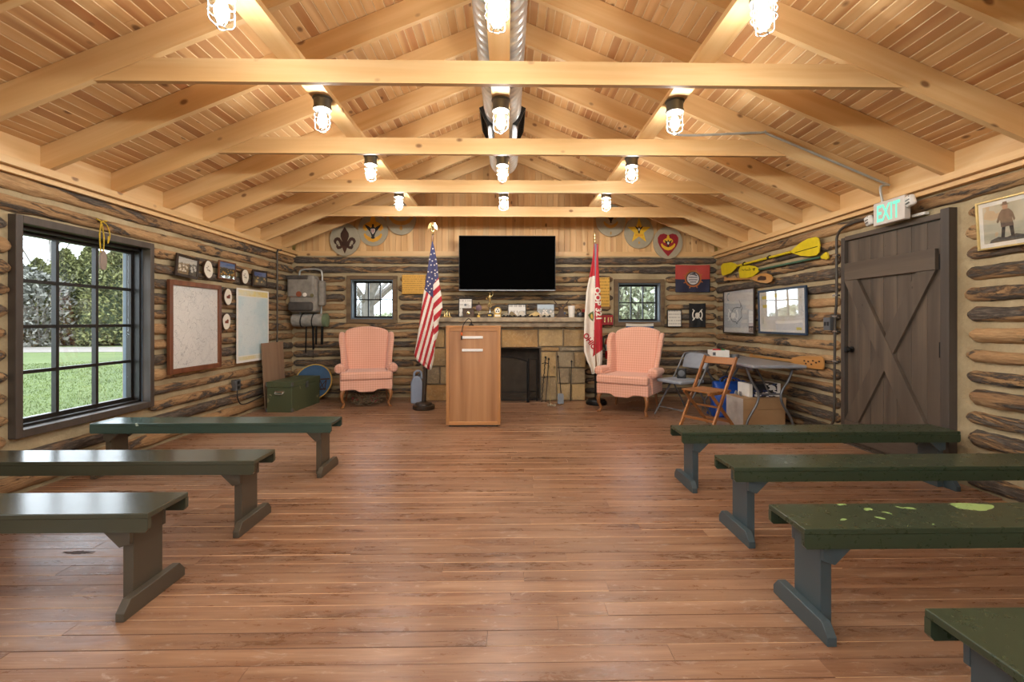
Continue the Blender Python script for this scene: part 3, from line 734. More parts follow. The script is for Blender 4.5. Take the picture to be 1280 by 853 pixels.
course(.52, .80, [x0, -.93, OP[0]]); course(.25, .52, [x0, -1.02, OP[0]]); course(0, .25, [x0, -.9, OP[0]])
def slabm(za, zb, ya, xa, xb, nm, pieces):
    for i in range(len(pieces)-1):
        p, q = pieces[i]+.002, pieces[i+1]-.002; off = Vector((i*7, za*9, 0)); n = 26; b = MB()
        pr = lambda X: [(ya+.012*noise.noise(off+Vector((X*6,1,0))), za+.004), (ya-.004+.012*noise.noise(off+Vector((X*5,2,0))), (za+zb)/2), (ya+.01*noise.noise(off+Vector((X*6,3,0))), zb-.005), (ya+.012, zb), (YB-.075, zb), (YB-.075, za), (ya+.02, za)]
        vs = []; m = 7
        for j in range(n+1):
            X = p+(q-p)*j/n
            vs += [(X, a, z) for a, z in pr(X)]
        b.add(vs, [(j*m+k, j*m+(k+1) % m, (j+1)*m+(k+1) % m, (j+1)*m+k) for j in range(n) for k in range(m)]+[tuple(range(m-1,-1,-1)), tuple(n*m+k for k in range(m))])
        adopt(b.build(nm, M['stone_grey'], None, smooth=30), fp)
slabm(1.262-.07, 1.262, 6.98, 0, 0, 'mantel_slab', [-1.16, 1.175])
slabm(1.115, 1.19, 7.05, 0, 0, 'mantel_course', [-1.17, -.38, .10, .55, 1.17])
# ---- folding fire screen
def mk_mesh():
    t = NT('fire_screen_mesh'); t.t.nodes.remove(t.b)
    tr = t.n('ShaderNodeBsdfTransparent'); d = t.n('ShaderNodeBsdfDiffuse', {'Color':lin('#4a443c')})
    mx = t.n('ShaderNodeMixShader', {0:.4, 1:tr.outputs[0], 2:d.outputs[0]}); t.t.links.new(mx.outputs[0], t.out.inputs[0]); return t.mat
M['screen'] = mk_mesh()
fs_ = empty('fire_screen', (-.05, 6.9, 0), 0, 'black mesh folding screen standing before the fireplace opening', 'fire screen')
ys_ = 6.93; xa, xb = -.37, .285
zt, za_ = .66, .70
def frame_panel(P0, P1, h0, h1, arch, nm):
    P0, P1 = Vector(P0), Vector(P1); pts = [P0, P0+Vector((0,0,h0))]
    if arch:
        for k in range(1, 12): 
            t = k/12; pts.append(P0.lerp(P1, t)+Vector((0,0,h0+arch*math.sin(PI*t))))
    pts += [P1+Vector((0,0,h1)), P1]
    b = MB().tube(pts, .011, 6); b.tube([P0+Vector((0,0,.03)), P1+Vector((0,0,.03))], .008, 6); b.tube([P0+Vector((0,0,.15)), P1+Vector((0,0,.15))], .006, 6)
    adopt(b.build(nm+'_frame', M['black'], None, smooth=50), fs_)
    b = MB(); b.add([P0+Vector((0,0,.03))]+pts[1:-1]+[P1+Vector((0,0,.03))], [tuple(range(len(pts)))])
    adopt(b.build(nm+'_mesh', M['screen'], None), fs_)
frame_panel((xa, ys_, .011), (xb, ys_, .011), .60, .60, .07, 'centre')
frame_panel((xb+.02, ys_+.005, .011), (.435, 7.07, .011), .64, .62, 0, 'side')
frame_panel((xa-.02, ys_+.005, .011), (-.52, 7.07, .011), .64, .62, 0, 'side')
# ---- fire irons, standing and leaning on the stone
def iron(name, u0, v0_, u1, v1, lab, kind, lean=.04):
    foot = onZ(u0, v0_, .0); foot.y = min(foot.y, YS-.07); top = onY(u1, v1, YS-.03)
    foot = onY(u0, v0_, foot.y); foot.z = .004
    b = MB(); d = top-foot
    if kind == 'twist':
        pts = [foot+d*t+Vector((.004*math.sin(t*60), .004*math.cos(t*60), 0)) for t in [k/60 for k in range(61)]]
        b.tube(pts, .007, 6); b.lathe([(.0,-.02),(.014,-.012),(.016,0),(.010,.014),(.0,.02)], top, 10)
        b.tube([foot+d*.86+Vector((-.05,-.01,.0)), foot+d*.88, foot+d*.86+Vector((.05,-.01,.0))], .006, 6)
    else:
        b.tube([foot, foot+d*.5, top], .006, 6); b.lathe([(.0,-.02),(.012,-.012),(.014,0),(.008,.016),(.0,.024)], top, 10)
    m = M['black'] if kind != 'brass' else plain('tarnished_brass', '#8d7a52', .4, .7)
    o = b.build(name, m, smooth=50); tag(o, lab, 'fire iron', 'fire irons beside the screen'); return o, foot, d
iron('fire_poker', 677, 503, 682, 447, 'black twisted poker leaning beside the fire screen', 'twist')
iron('fire_poker', 682, 503, 686, 449, 'slim black poker just right of the twisted one', 'plain')
iron('fire_poker', 688, 505, 686, 458, 'thin dull brass poker with a ball top', 'brass')
o, ft_, d = iron('ash_shovel', 700.5, 506, 693, 459, 'long brass handled ash shovel with a flat pan', 'brass')
sh = MB(); c = ft_+Vector((0,-.02,.09))
sh.prism([(-.045,-.075),(.045,-.075),(.045,.05),(.025,.07),(-.025,.07),(-.045,.05)], lambda a, z, q: (c.x+a, c.y-q+z*.15, c.z+z), .008)
so = sh.build('shovel_pan', M['grey_metal'], None); adopt(so, o)
iron('fire_poker', 702, 500, 697.5, 446, 'tall steel poker leaning on the yellow stone', 'plain')
iron('fire_poker', 713, 502, 714.5, 452, 'lone dark poker standing apart against the stone', 'plain')
b = MB(); c = onZ(690, 508, 0); 
for k in range(14): b.lathe([(.0,0),(.014,.004),(.016,.014),(.0,.026)], (c.x+rn.uniform(-.07,.05), c.y+rn.uniform(-.03,.03), rn.uniform(0,.012)), 7)
tag(b.build('ash_scraps', M['stone_grey']), 'small heap of pale scraps below the shovel', 'debris', kind='stuff')
# ================================================================== TELEVISION
TY = 7.16; a = onY(573.5, 294.5, TY); bq = onY(694.5, 363.5, TY)
tv = empty('television', ((a.x+bq.x)/2, TY, bq.z), 0, 'large black flat screen television on the wall above the mantel', 'television')
M['screen_black'] = NT('black_screen').fin((.0015,.0015,.0015,1), .4, Specular_IOR_Level=.0)
M['bezel'] = plain('black_bezel', '#0d0d0d', .35)
adopt(MB().bb(a.x, bq.x, TY, TY+.05, bq.z, a.z).build('television_case', M['bezel'], None, bevel=.004), tv)
adopt(MB().bb(a.x+.008, bq.x-.008, TY-.002, TY, bq.z+.018, a.z-.008).build('screen', M['screen_black'], None), tv)
adopt(MB().bb(a.x+.004, bq.x-.004, TY-.004, TY, bq.z-.004, bq.z+.012).build('lower_trim', M['grey_metal'], None), tv)
adopt(MB().bb(a.x+.4, bq.x-.4, TY+.05, YB-.058, bq.z+.2, a.z-.2).build('wall_bracket', M['black'], None), tv)
# ================================================================== LECTERN
oak = wood('oak_veneer', 'Z', '#a9784b', '#906138', '#bb8b5d', .4, False, None, 0, gs=.9)
oakf = wood('oak_edging', 'Z', '#b47c46', '#9c6834', '#c4905a', .4, False, None, .1)
oakx = wood('oak_edging_rail', 'X', '#b47c46', '#9c6834', '#c4905a', .4, False, None, .1)
YL = 5.37; a = onY(557.5, 408.5, YL); bq = onZ(625.5, 534); xl0, xl1 = a.x, onY(625.5, 500, YL).x; zl = a.z
le = empty('lectern', ((xl0+xl1)/2, YL+.2, 0), 0, 'oak lectern with framed front panel standing before the fireplace', 'lectern')
D = .42
adopt(MB().bb(xl0+.03, xl1-.03, YL+.008, YL+.02, .05, zl-.03).build('front_panel', oak, None), le)
for p, q in ((xl0, xl0+.035), (xl1-.035, xl1)): adopt(MB().bb(p, q, YL, YL+.02, .02, zl-.012).build('stile', oakf, None, bevel=.003), le)
for p, q in ((.02, .06), (zl-.052, zl-.012)): adopt(MB().bb(xl0+.035, xl1-.035, YL, YL+.02, p, q).build('rail', oakx, None, bevel=.003), le)
for p, q in ((xl0, xl0+.018), (xl1-.018, xl1)): adopt(MB().bb(p, q, YL+.0205, YL+D, .02, zl-.012).build('side_panel', oakf, None, bevel=.002), le)
adopt(MB().bb(xl0-.004, xl1+.004, YL-.004, YL+D+.01, zl-.0115, zl+.008).build('top', oakx, None, bevel=.003), le)
adopt(MB().bb(xl0+.02, xl1-.02, YL+.021, YL+D-.01, .3, .32).bb(xl0+.02, xl1-.02, YL+.021, YL+D-.01, .7, .72).build('shelf', oakx, None), le)
adopt(MB().bb(xl0+.03, xl1-.03, YL+.03, YL+D-.03, 0, .02).build('plinth', M['blackp'], None), le)
for v in (422, 438):
    p = onY(577.5, v, YL); q = onY(603.5, v, YL); b = MB().bb(p.x, q.x, YL-.004, YL+.0085, p.z-.014, p.z+.014)
    adopt(b.build('white_strip', M['white'], None, bevel=.002), le)
p = onY(589, 408, YL+.1); q1 = onY(585, 402, YL+.02); q2 = onY(579, 407, YL-.03); q3 = onY(577, 418, YL-.04); q4 = onY(576.5, 424, YL-.04); p.z = zl+.008
mic = MB().lathe([(.03,0),(.03,.012),(.012,.02),(.01,.03)], p, 14).tube(bez([p+Vector((0,0,.02)), p+Vector((0,-.01,.06)), q1+Vector((0,0,.03)), q2, q3], 6), .0045, 6).build('microphone_stalk', M['black'], None, smooth=50); adopt(mic, le)
adopt(MB().lathe([(.006,0),(.011,-.006),(.011,-.028),(.006,-.034)], q3+Vector((0,0,.02)), 10).build('orange_tip', plain('orange_foam', '#d9622c', .7), None, smooth=50), le)
adopt(MB().lathe([(.006,0),(.008,-.01),(.008,-.045),(.003,-.05)], q3+Vector((0,0,-.014)), 10).build('microphone_head', M['black'], None, smooth=50), le)
# ================================================================== WING CHAIRS
def mk_check():
    t = NT('salmon_check_fabric'); tc = t.n('ShaderNodeTexCoord').outputs['Object']
    sx = t.n('ShaderNodeSeparateXYZ', {0:tc})
    def line(s, per=.032, w=.30):
        m = t.math('FRACT', t.math('DIVIDE', t.math('ADD', s, 10.0), per)); return t.math('LESS_THAN', m, w)
    nrm = t.n('ShaderNodeNewGeometry').outputs['Normal']
    l1 = line(sx.outputs[0]); l2 = line(sx.outputs[2]); l3 = line(sx.outputs[1])
    on = t.n('ShaderNodeSeparateXYZ', {0:t.n('ShaderNodeTexCoord').outputs['Normal']})
    def wgt(l, i): return t.math('MULTIPLY', l, t.math('LESS_THAN', t.math('ABSOLUTE', on.outputs[i]), .55))
    s = t.math('ADD', t.math('ADD', wgt(l1, 0), wgt(l2, 2)), wgt(l3, 1))
    f = t.math('MULTIPLY', s, .42, clamp=True)
    c = t.mix(f, lin('#e3ac93'), lin('#c07f63'))
    w = t.noise(tc, 5, 3); c = t.mix(t.math('MULTIPLY', w, .35), c, lin('#edbda6'))
    t.bump(t.noise(tc, 160, 2), .2, .002)
    return t.fin(c, .85, Sheen_Weight=.35)
M['check'] = mk_check()
M['chairleg'] = wood('walnut_leg', 'Z', '#8a5a35', '#6d4526', '#a1703f', .35, False, None, 0)
def wing_chair(loc, rz, label):
    """faces -Y; origin on the floor under the middle"""
    root = empty('wing_chair', loc, rz, label, 'armchair', 'checked wing chairs')
    F_ = M['check']
    # back: arched outline, leaning slightly
    W = .315; pts = [(-.27, .40), (.27, .40), (W, .92)] + [(W*math.cos(PI*k/14)*1.04, 1.0+.125*math.sin(PI*k/14)**.8) for k in range(1, 14)] + [(-W, .92)]
    b = MB(); lean = .17
    b.prism(pts, lambda x, z, d: (x, .19+d+(z-.4)*lean, z), .12); b.build('backrest', F_, root, smooth=60, bevel=.035, seg=4)
    # rolled edge over the top of the back
    for s in (-1, 1):
        wp = [(.30, .48), (.33, 1.02), (.25, 1.05), (.17, 1.02), (.11, .92), (.10, .74), (.06, .60), (.02, .52), (.0, .48)]
        wp = [(y, z) for y, z in wp]
        b = MB().prism(wp, lambda y, z, d: (s*(.235+.075*(z-.48)/.55+d+.22*max(0, .3-y)), y+(z-.4)*.08, z), .062); 
        if s < 0: b.f = [f[::-1] for f in b.f]
        b.build('wing', F_, root, smooth=60, bevel=.03, seg=4)
        # arm with rolled top
        ap = [(.30, .25), (.30, .52), (-.17, .52), (-.19, .47), (-.17, .25)]
        b = MB().prism(ap, lambda y, z, d: (s*(.285+d), y, z), .075)
        if s < 0: b.f = [f[::-1] for f in b.f]
        arm = b.build('arm', F_, root, smooth=60, bevel=.02, seg=3)
        Mx = Matrix.Rotation(PI/2, 3, 'X')
        MB().lathe([(.0,0),(.045,.0),(.060,.012),(.066,.03),(.062,.20),(.045,.42),(.0,.43)], (s*.365, -.215, .535), 20, M=Matrix.Rotation(-PI/2, 3, 'X')).build('arm_roll', F_, root, smooth=60)
        b = MB()
        for k in range(8):
            a0 = 2*PI*k/8; b.tube([(s*.365+.012*math.cos(a0), -.2175, .535+.012*math.sin(a0)), (s*.365+.042*math.cos(a0), -.217, .535+.042*math.sin(a0))], [.003, .006], 5)
        b.build('arm_pleats', F_, root, smooth=60)
    b = MB().prism([(-.345,-.35),(.345,-.35),(.345,-.215),(.282,-.205),(.282,.22),(-.282,.22),(-.282,-.205),(-.345,-.215)], XY(.385), .115)
    b.build('seat_cushion', F_, root, smooth=60, bevel=.035, seg=4)
    # front rail with scalloped skirt
    n = 24; sk = [(-.345, .385), (.345, .385)]
    for k in range(n+1):
        x = .345-.69*k/n; t = abs(x)/.345
        z = .245 - .028*(1 if t < .28 else max(0, 1-(t-.28)/.12)) + .012*math.exp(-((t-.62)/.18)**2)
        sk.append((x, z))
    MB().prism(sk, XZ(-.325), .03).build('front_skirt', F_, root, smooth=40, bevel=.008)
    MB().bb(-.34, .34, -.29, .30, .245, .384).build('seat_base', F_, root, smooth=60, bevel=.015, seg=3)
    for s in (-1, 1):
        b = MB(); P = [Vector((s*.30, -.28, .26)), Vector((s*.325, -.305, .20)), Vector((s*.322, -.305, .13)), Vector((s*.30, -.28, .06)), Vector((s*.308, -.295, .025)), Vector((s*.318, -.312, .008))]
        b.tube(bez(P, 5), [.034-.016*min(1, k/12)+(.004 if k > 20 else 0) for k in range(26)], 10)
        b.lathe([(.012,0),(.026,.004),(.027,.012),(.014,.02)], (s*.318, -.312, 0), 12)
        b.build('leg', M['chairleg'], root, smooth=60)
        b = MB(); b.tube([(s*.28, .25, .26), (s*.285, .27, .12), (s*.30, .31, .0)], [.024, .020, .016], 4); b.build('leg', M['chairleg'], root)
    return root
wing_chair((-2.05, 6.90, 0), R(16), 'salmon checked wing chair beside the striped flag')
wing_chair((1.645, 6.34, 0), R(-33), 'salmon checked wing chair turned inward beside the grey folding chair')
# ================================================================== FLAGS
def interp(tab, y):
    if y <= tab[0][1]: return tab[0][0]
    for (xa, ya), (xb, yb) in zip(tab, tab[1:]):
        if y <= yb: return xa+(xb-xa)*(y-ya)/(yb-ya)
    return tab[-1][0]
def cloth(name, flag, Yp, Lt, Rt, fold, matf, mats, nu, nv, decals, parent):
    v0_, v1_ = Lt[0][1], Lt[-1][1]
    def pt(u, v, off=0.0):
        l, r = interp(Lt, v), interp(Rt, v); s = (u-l)/max(r-l, .01)
        return onY(u, v, Yp - fold(s, v) - off)
    def fn(s, q):
        v = v0_+(v1_-v0_)*q; l, r = interp(Lt, v), interp(Rt, v); return pt(l+(r-l)*s, v)
    def mf(s, q):
        v = v0_+(v1_-v0_)*q; l, r = interp(Lt, v), interp(Rt, v); return matf(l+(r-l)*s, v, s)
    o = MB().grid(fn, nu, nv, mf=mf).build(name, mats, None, smooth=80, solid=.004); adopt(o, parent)
    for nm, polys, m in decals:
        b = MB()
        for vs, fs in polys:
            if all(len(f) <= 4 for f in fs):
                tris = [t3 for f in fs for t3 in ([[vs[f[0]], vs[f[i]], vs[f[i+1]]] for i in range(1, len(f)-1)])]
                for _ in range(3):
                    nt = []
                    for A, B, C in tris:
                        m1, m2, m3 = [((p[0]+q[0])/2, (p[1]+q[1])/2) for p, q in ((A, B), (B, C), (C, A))]
                        nt += [[A, m1, m3], [m1, B, m2], [m3, m2, C], [m1, m2, m3]]
                    tris = nt
                vs = [q for t3 in tris for q in t3]; fs = [(3*i, 3*i+1, 3*i+2) for i in range(len(tris))]
            b.add([pt(u, v, .008) for u, v in vs], fs)
        d = b.build(nm, m, None); d.parent = o; d.location = d.location-o.location-parent.location
    return o
def fab(name, h): 
    t = NT(name); tc = t.coord(rnd=False); n = t.noise(tc, 7, 3); c = lin(h)
    t.bump(t.noise(tc, 300, 2), .1, .001)
    return t.fin(t.ramp(n, [(.3, tuple(x*.85 for x in c[:3])+(1,)), (.7, c)]), .75)
M['fl_red'] = fab('red_flag_cloth', '#b5252f'); M['fl_white'] = fab('white_flag_cloth', '#e9e2d3'); M['fl_blue'] = fab('navy_flag_cloth', '#3d3f66'); M['fl_grey'] = fab('grey_fold_cloth', '#77717c')
M['pole'] = wood('brown_pole', 'Z', '#7a5433', '#5e3e24', '#92683f', .35, False, None, 0)
M['dkbrown'] = plain('dark_bronze_stand', '#40352b', .4, .4)
# striped flag on its stand
base = onZ(529.7, 511.5); YP = base.y
fg = empty('flag_stand', (base.x, base.y, 0), 0, 'striped flag with a starred blue corner on a stand topped by a gilt eagle', 'flag')
ptop = onY(541, 293, YP); pbot = Vector((base.x, base.y, .09))
adopt(MB().lathe([(.145,0),(.15,.012),(.15,.05),(.142,.058),(.115,.062),(.11,.085),(.06,.095),(.045,.105)], base, 28).build('stand_base', M['dkbrown'], None, smooth=35), fg)
adopt(MB().tube([pbot, pbot.lerp(ptop, .21)], .030, 12).lathe([(.034,0),(.04,.01),(.034,.03)], pbot.lerp(ptop, .2), 12).build('stand_tube', M['dkbrown'], None, smooth=40), fg)
adopt(MB().tube([pbot.lerp(ptop, .2), ptop], .0135, 10).build('pole', M['pole'], None, smooth=60), fg)
ft = ptop
eg = MB().lathe([(.012,-.01),(.018,.0),(.010,.02),(.008,.05),(.02,.07),(.012,.085)], ft, 12)
c = ft+Vector((0,0,.12)); 
eg.lathe([(.0,-.045),(.012,-.035),(.022,-.01),(.02,.015),(.012,.03),(.014,.045),(.008,.055),(.0,.058)], c, 10)
for s in (-1, 1):
    wing = [(s*.004,.018),(s*.02,.04),(s*.042,.028),(s*.06,-.015),(s*.07,-.07),(s*.055,-.04),(s*.045,-.06),(s*.035,-.025),(s*.025,-.04),(s*.014,-.008)]
    eg.prism(wing if s > 0 else wing[::-1], lambda a, z, q: (c.x+a, c.y-.006+q-abs(a)*.15, c.z+z), .012)
eg.prism([(-.012,-.03),(.012,-.03),(.018,-.075),(-.018,-.075)], lambda a, z, q: (c.x+a, c.y-.004+q, c.z+z), .01)
adopt(eg.build('eagle_finial', M['brass'], None, smooth=40), fg)
k = 4.26
cv = lambda pts: [(500+x/k, 270+y/k) for x, y in pts]
Lt = cv([(170,137),(160,200),(148,280),(132,380),(125,420),(108,540),(100,600),(88,680),(75,740),(90,770),(120,795),(150,818)])
Rt = cv([(175,137),(185,180),(200,260),(205,330),(212,370),(222,440),(226,490),(206,560),(204,620),(186,680),(181,760),(168,818)])
def usm(u, v, s):
    x, y = (u-500)*k, (v-270)*k; xf = 178+(y-440)*.01
    if x < xf:
        if y < 395+(x-132)*.95: return 2
        q = x+.274*y; return 0 if int(math.floor((q-265)/14.2)) % 2 else 1
    if y < 365-(x-178)*1.35: return 2
    q = y+1.0*x; return 1 if int(math.floor((q-543)/34.0)) % 2 == 0 else 0
def usfold(s, v):
    t = (v-302)/160; return .035+ .045*t*math.sin(s*9.0+.4)+.03*math.exp(-((s-.55)/.12)**2)*max(0,t)
stars = []
def star(cx, cy, r, rot=0):
    p = [(cx+(r if i % 2 == 0 else r*.42)*math.sin(PI*i/5+rot), cy-(r if i % 2 == 0 else r*.42)*math.cos(PI*i/5+rot)) for i in range(10)]
    return (p, [tuple(range(10))])
for i, (x, y) in enumerate([(175,175),(165,205),(182,200),(158,232),(172,240),(190,232),(165,262),(183,262),(195,255),(150,298),(168,300),(186,290),(155,328),(171,335),(188,318),(198,300),(147,350),(160,362),(190,342),(140,388),(158,405),(151,372),(168,388),(186,308)]):
    px, py = cv([(x, y)])[0]
    if usm(px, py, .5) == 2: stars.append(star(px, py, 1.35, i*.5))
cloth('flag_cloth', 'us', YP, Lt, Rt, usfold, usm, [M['fl_red'], M['fl_white'], M['fl_blue']], 90, 170, [('stars', stars, M['fl_white'])], fg)
# troop flag
base = onZ(745.4, 505.5); YP = base.y
tf = empty('troop_flag_stand', (base.x, base.y, 0), 0, 'red and white troop flag furled on a black floor stand', 'flag')
ptop = onY(743.6, 303, YP); pbot = Vector((base.x, base.y, .08))
adopt(MB().lathe([(.148,0),(.152,.015),(.150,.045),(.13,.06),(.125,.075),(.05,.09),(.03,.10)], base, 28).build('stand_base', M['black'], None, smooth=35), tf)
adopt(MB().tube([pbot, pbot.lerp(ptop, .18)], .026, 12).build('stand_tube', M['black'], None, smooth=40), tf)
adopt(MB().tube([pbot.lerp(ptop, .17), ptop], .013, 10).build('pole', M['pole'], None, smooth=60), tf)
adopt(MB().lathe([(.012,-.02),(.016,0),(.008,.02),(.007,.04),(.02,.055),(.012,.075),(.006,.085),(.018,.10),(.010,.125),(.0,.16)], ptop, 12, sy=.6).build('finial', M['brass'], None, smooth=50), tf)
Lt2 = [(742.5,305),(740.5,325),(737,345),(733,365),(731.5,385),(730.5,400),(730,420),(730,440),(734,452),(738,460),(740,468)]
Rt2 = [(747.5,305),(748,330),(750,360),(751,380),(752.5,400),(753,425),(753,445),(752.5,455),(748,463),(742,468)]
um = [(743,305),(743.5,340),(744,370),(743,400),(742,430),(741,447)]
def ohm(u, v, s):
    m = interp(um, v)
    if v < 362 and m < u < m+2.6*(362-v)/57+.4: return 3
    if u < m: return 0 if v < 347-(u-737)*.35 else 1
    return 0 if v < 446-(u-741)*.7 else 1
def ohf(s, v):
    t = (v-305)/160; return .03+.04*t*math.sin(s*7.5+1.2)+.015*math.sin(s*17)*t
def ptext(s, size, cx, cy, ang, bold=.02, sx=1.0):
    vs, fs = text_mesh(s, 1.0, bold); ca, sa = math.cos(ang), math.sin(ang)
    return ([(cx+(x*sx*ca-(-y)*sa)*size, cy+(x*sx*sa+(-y)*ca)*size) for x, y, z in vs], fs)
dec = [('white_lettering', [ptext('OOP 321', 9.8, 747.4, 380, R(86.5), .04, 1.08)], M['fl_white']),
       ('red_lettering', [ptext('OHIO', 9.6, 737.2, 427, R(55), .035, .9)], M['fl_red']),
       ('badge_field', [([(735,394),(738,391),(741.5,389),(742.3,396),(741.5,402),(738.5,400)], [tuple(range(6))])], plain('green_badge', '#5a6a3c', .7)),
       ('badge_mark', [([(737,395),(740,392.5),(741.2,396),(740.4,399.5)], [tuple(range(4))])], plain('gold_badge', '#c9a13c', .6))]
cloth('flag_cloth', 'oh', YP, Lt2, Rt2, ohf, ohm, [M['fl_red'], M['fl_white'], M['fl_blue'], M['fl_grey']], 70, 150, dec, tf)
# ================================================================== THINGS ON THE BACK WALL
YW = YB-.062
def panel(name, u0, v0_, u1, v1, Y, th, m, label, cat, group=None, **kw):
    a = onY(u0, v0_, Y); c = onY(u1, v1, Y)
    o = MB().bb(a.x, c.x, Y, Y+th, c.z, a.z).build(name, m, **kw); return tag(o, label, cat, group)
def mk_textboard(name, base, ink, rowh, colw):
    t = NT(name); tc = t.coord(rnd=False); sx = t.n('ShaderNodeSeparateXYZ', {0:tc})
    z = t.math('DIVIDE', sx.outputs[2], rowh); fr = t.math('FRACT', z); row = t.math('FLOOR', z)
    v = t.n('ShaderNodeCombineXYZ', {0:t.math('DIVIDE', sx.outputs[0], colw), 1:row}).outputs[0]
    n = t.noise(v, 1.7, 2)
    f = t.math('MULTIPLY', t.math('GREATER_THAN', fr, .62), t.math('GREATER_THAN', n, .46))
    return t.fin(t.mix(t.math('MULTIPLY', f, .7), lin(base), lin(ink)), .5)
panel('gold_plaque', 502.5, 343.5, 531.5, 367.5, YW, .018, mk_textboard('gold_text_board', '#d9a53f', '#8a6420', .034, .018), 'wide gold board with lines of small lettering behind the striped flag', 'plaque', bevel=.002)
panel('gold_plaque', 748.5, 347, 762, 383.5, YW, .018, mk_textboard('gold_name_board', '#d9a941', '#8a6420', .05, .02), 'tall gold plaque hanging behind the troop flag', 'plaque', bevel=.002)
# discs with emblems on the gable
def disc(u, v, label, emblem, ru=18.6, rv=20.3, Y=None):
    Y = YB-.02-(.022 if int(u) in (431, 501, 763, 835) else 0)
    c = onY(u, v, Y); rx = ru*Y/F; rz = rv*Y/F
    root = empty('emblem_disc', (c.x, Y, c.z-rz), 0, label, 'emblem', 'emblem discs on the gable')
    n = 48; pts = [(c.x+rx*math.cos(2*PI*i/n), c.z+rz*math.sin(2*PI*i/n)) for i in range(n)]
    o = MB().prism(pts, XZ(Y), .016).build('disc', M['disc'], None, bevel=.002); adopt(o, root)
    lay = 0
    for nm, polys, m in emblem:
        b = MB(); lay += 1
        for p in polys:
            q = [(c.x+x*rx, c.z+y*rz) for x, y in p]; b.prism(q, XZ(Y-.001, -1), .002+.0025*lay)
        adopt(b.build(nm, m, None), root)
M['disc'] = plain('khaki_disc_paint', '#a49a82', .6, 0, .06)
M['em_brown'] = plain('dark_brown_paint', '#3f2517', .5); M['em_gold'] = plain('yellow_gold_paint', '#dca02e', .5); M['em_yel'] = plain('yellow_paint', '#e3b52a', .5)
M['em_red'] = plain('deep_red_paint', '#8d1b24', .5); M['em_black'] = plain('black_paint', '#1a1716', .5); M['em_tan'] = plain('faded_tan_paint', '#b98a45', .6); M['em_white'] = plain('white_paint', '#e6e0d4', .5)
def mir(h): return h + [(-x, y) for x, y in h[::-1] if abs(x) > 1e-6]
petal = mir([(0,.78),(.12,.58),(.26,.38),(.28,.18),(.20,-.02),(.13,-.2),(.14,-.34),(0,-.36)])
curl = [(.10,-.22),(.22,-.06),(.34,.10),(.50,.14),(.66,.06),(.74,-.10),(.68,-.24),(.56,-.33),(.50,-.30),(.56,-.22),(.56,-.12),(.48,-.05),(.40,-.12),(.34,-.24),(.30,-.38),(.12,-.36)]
tail = mir([(0,-.86),(.10,-.66),(.16,-.50),(.30,-.58),(.46,-.60),(.56,-.48),(.56,-.34),(.44,-.30),(.44,-.40),(.34,-.42),(.2,-.34),(0,-.32)])
fleur = [petal, curl, [(-x, y) for x, y in curl[::-1]], tail]
eagle = [mir([(0,.36),(.07,.32),(.06,.2),(.14,.12),(.30,.22),(.56,.34),(.46,.16),(.32,.0),(.2,-.12),(.12,-.3),(.08,-.42),(.14,-.52),(0,-.56)])]
shield = [mir([(0,.06),(.13,.06),(.13,-.12),(0,-.28)])]
scroll = [mir([(0,-.52),(.2,-.46),(.42,-.34),(.52,-.20),(.62,-.28),(.54,-.48),(.3,-.68),(0,-.76)])]
firstc = [mir([(0,.95),(.14,.74),(.2,.5),(.34,.46),(.62,.3),(.68,.1),(.5,-.08),(.34,.02),(.2,-.1),(.14,-.26),(0,-.30)])]
star5 = [[((.82 if i % 2 == 0 else .33)*math.sin(PI*i/5), .08+(.82 if i % 2 == 0 else .33)*math.cos(PI*i/5)) for i in range(10)]]
heart = [mir([(0,.42),(.1,.5),(.3,.56),(.55,.5),(.7,.3),(.68,.02),(.55,-.25),(.3,-.55),(0,-.85)])]
def scl(polys, s, dx=0, dy=0): return [[(x*s+dx, y*s+dy) for x, y in p] for p in polys]
knot = [[(.05*math.cos(t), -.80+.1*math.sin(t)) for t in [2*PI*i/12 for i in range(12)]]]
disc(431, 299.5, 'khaki disc with a dark brown fleur-de-lis on the gable', [('fleur_de_lis', fleur, M['em_brown'])])
disc(466.3, 287.5, 'khaki disc with a black eagle over a gold badge', [('gold_badge', firstc+scroll, M['em_gold']), ('eagle', eagle, M['em_black']), ('shield', shield, M['em_white']), ('shield_stripes', [[(-.09,.04),(-.05,.04),(-.05,-.18),(-.09,-.14)], [(-.02,.04),(.02,.04),(.02,-.24),(-.02,-.24)], [(.05,.04),(.09,.04),(.09,-.14),(.05,-.18)]], M['em_red'])])
disc(501.3, 273.5, 'khaki disc with a faded tan scroll, half hidden by the rearmost tie beam', [('scroll', [mir([(0,-.16),(.3,-.12),(.6,.05),(.85,.3),(.78,.0),(.55,-.26),(.25,-.38),(0,-.4)])], M['em_tan']), ('knot', [mir([(0,-.4),(.08,-.5),(.1,-.64),(0,-.74)])], M['em_tan'])])
disc(763.5, 275.5, 'khaki disc with a faded tan badge and dark eagle beside the star disc', [('badge', scl(firstc, .6, 0, .1)+scl(scroll, .8, 0, .1), M['em_tan']), ('eagle', scl(eagle, .5, 0, .1), M['em_black']), ('knot', knot, M['em_tan'])])
disc(798.7, 290.7, 'khaki disc with a yellow five-pointed star and small eagle', [('star', star5, M['em_yel']), ('eagle', scl(eagle, .5, 0, .22), M['em_black']), ('shield', scl(shield, .5, 0, .22), M['em_white']), ('scroll', scl([mir([(0,-.3),(.3,-.26),(.36,-.4),(0,-.46)])], .8, 0, .1), M['em_gold']), ('knot', scl(knot, .8), M['em_gold'])])
